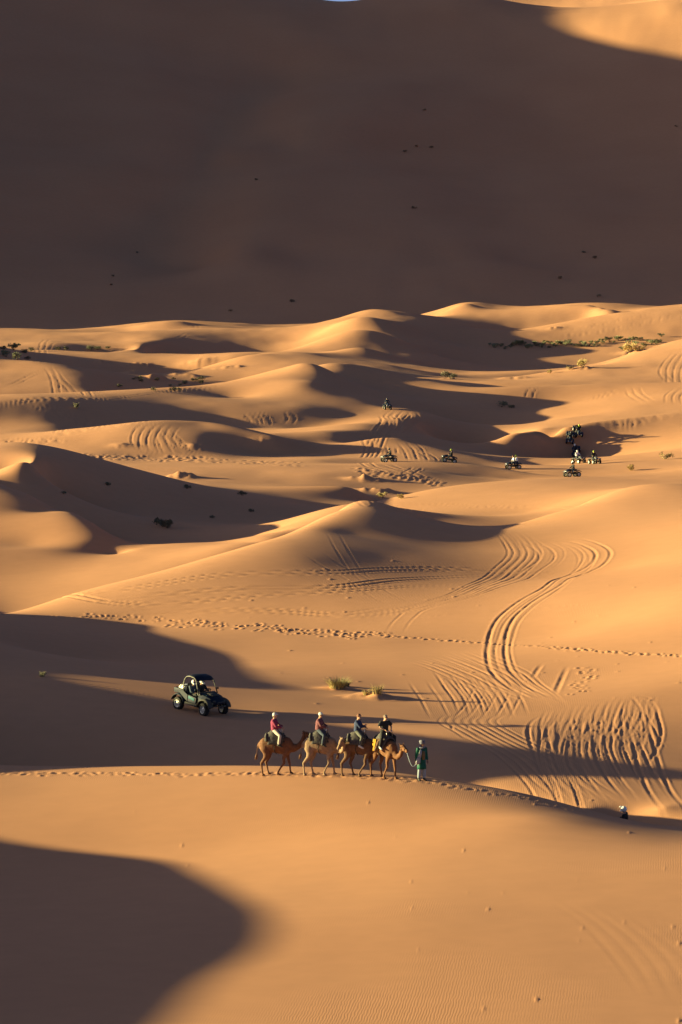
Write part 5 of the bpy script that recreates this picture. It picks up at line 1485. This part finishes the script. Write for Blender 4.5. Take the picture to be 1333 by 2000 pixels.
sv = [[('foliage', shrub_mesh(420, 0.9, 1.15, 0.17, 20 + k).mesh('foliage'), M_['leaf_green']), ('stems', stems_mesh(0.8, 1.0, 30 + k).mesh('stems'), M_['twig'])] for k in range(4)]
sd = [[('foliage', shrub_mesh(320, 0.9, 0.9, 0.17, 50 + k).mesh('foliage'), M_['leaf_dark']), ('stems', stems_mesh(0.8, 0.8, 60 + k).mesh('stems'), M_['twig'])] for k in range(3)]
sy = [[('foliage', shrub_mesh(360, 0.9, 1.0, 0.16, 70 + k).mesh('foliage'), M_['leaf_dry']), ('stems', stems_mesh(0.8, 0.9, 80 + k).mesh('stems'), M_['twig'])] for k in range(2)]
sf = [[('foliage', a[0][1].copy(), M_['leaf_far']), a[1]] for a in sd]
for a in sf: a[0][1].materials.clear()
rv = random.Random(31)
for k in range(72):
    u = 958 + (1292 - 958) * ((k + rv.uniform(-0.4, 0.4)) / 71)
    v = np.interp(u, [958, 1060, 1160, 1220, 1292], [676, 674, 671, 664, 657]) + rv.uniform(-2.5, 7.0)
    if u > 1215: v += rv.uniform(0, 16)
    plant('desert_shrub', rv.choice(sv + sv + sv + sd), u, v, 'green shrub in the dense band along the rim of the far hollow', 'shrubs along the far hollow rim', rv.uniform(0.45, 1.05), 780, rnd=rv)
for (u, v, s, lab) in [(1139, 717, 1.4, 'yellowish dry shrub on the sunlit crest under the dark hollow'), (1232, 688, 1.8, 'sunlit dry shrub on a hummock at the right end of the dark hollow'), (1247, 686, 1.2, 'smaller dry shrub beside the hummock shrub at the hollow end'),
                       (1112, 722, 0.7, 'small dry shrub left of the yellowish one on the crest'), (1075, 729, 0.7, 'leftmost small dry shrub on the crest under the hollow'), (1231, 919, 0.8, 'small dry shrub on the sunlit slope right of the quads'), (1300, 897, 0.9, 'green-yellow shrub at the far right beyond the quads')]:
    plant('dry_shrub', rv.choice(sy), u, v, lab, 'dry shrubs', s, 420, rnd=rv)
LEFT = [(28, 684, 1.3, 0), (50, 690, 1.0, 1), (12, 697, 1.1, 0), (34, 703, 1.2, 0), (62, 686, 0.9, 1), (8, 683, 0.8, 1), (55, 702, 0.8, 1), (115, 684, 0.9, 1), (128, 683, 0.8, 1), (178, 684, 1.1, 1), (192, 683, 1.0, 1), (210, 681, 0.7, 1)]
for k, (u, v, s, d) in enumerate(sorted(LEFT)):
    plant('desert_shrub', rv.choice(sd if d else sv), u, v, NTH[k] + ' shrub from the left in the patch at the left edge', 'shrubs at the left edge', s, 600, rnd=rv)
for k, (u, v) in enumerate(sorted((rv.uniform(230, 400), rv.uniform(735, 764)) for _ in range(16))):
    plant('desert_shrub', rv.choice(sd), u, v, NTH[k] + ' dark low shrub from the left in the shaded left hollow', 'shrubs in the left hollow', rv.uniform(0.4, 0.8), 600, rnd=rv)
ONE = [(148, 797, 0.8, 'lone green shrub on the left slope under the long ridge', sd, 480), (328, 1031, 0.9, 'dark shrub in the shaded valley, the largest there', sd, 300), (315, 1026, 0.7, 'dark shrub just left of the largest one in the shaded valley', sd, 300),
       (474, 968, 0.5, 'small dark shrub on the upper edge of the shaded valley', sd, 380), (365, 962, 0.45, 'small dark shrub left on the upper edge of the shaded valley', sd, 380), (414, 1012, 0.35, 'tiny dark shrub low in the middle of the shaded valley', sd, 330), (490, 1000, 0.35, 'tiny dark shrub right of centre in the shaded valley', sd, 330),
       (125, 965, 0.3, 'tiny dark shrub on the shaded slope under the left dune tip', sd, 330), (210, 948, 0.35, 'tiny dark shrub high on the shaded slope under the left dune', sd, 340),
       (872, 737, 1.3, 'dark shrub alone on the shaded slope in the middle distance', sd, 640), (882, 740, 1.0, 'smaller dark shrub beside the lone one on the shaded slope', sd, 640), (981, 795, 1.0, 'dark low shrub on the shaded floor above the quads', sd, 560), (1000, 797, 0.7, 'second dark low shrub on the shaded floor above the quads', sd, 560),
       (85, 1322, 0.3, 'dry dark shrub in the shadow at the left, above the buggy ridge', sd, 190), (748, 972, 0.6, 'small dry plant on the sand below the broken hummocks', sy, 330), (782, 974, 0.5, 'second small dry plant right of the broken hummocks', sy, 330)]
for u, v, s, lab, kind, dm in ONE:
    plant('desert_shrub', rv.choice(kind), u, v, lab, 'lone shrubs', s, dm, rnd=rv)
FARD = [(830, 216), (815, 287), (843, 289), (790, 297), (500, 352), (810, 408), (268, 494), (222, 540), (218, 557), (1140, 494), (1162, 505), (1094, 545), (1168, 580), (1322, 248), (450, 608), (570, 590)]
for k, (u, v) in enumerate(sorted(FARD)):
    plant('desert_shrub', rv.choice(sf), u, v, NTH[k] + ' tiny shrub from the left on the huge shaded dune face', 'shrubs on the great dune', rv.uniform(0.55, 0.95), 1000, rnd=rv)
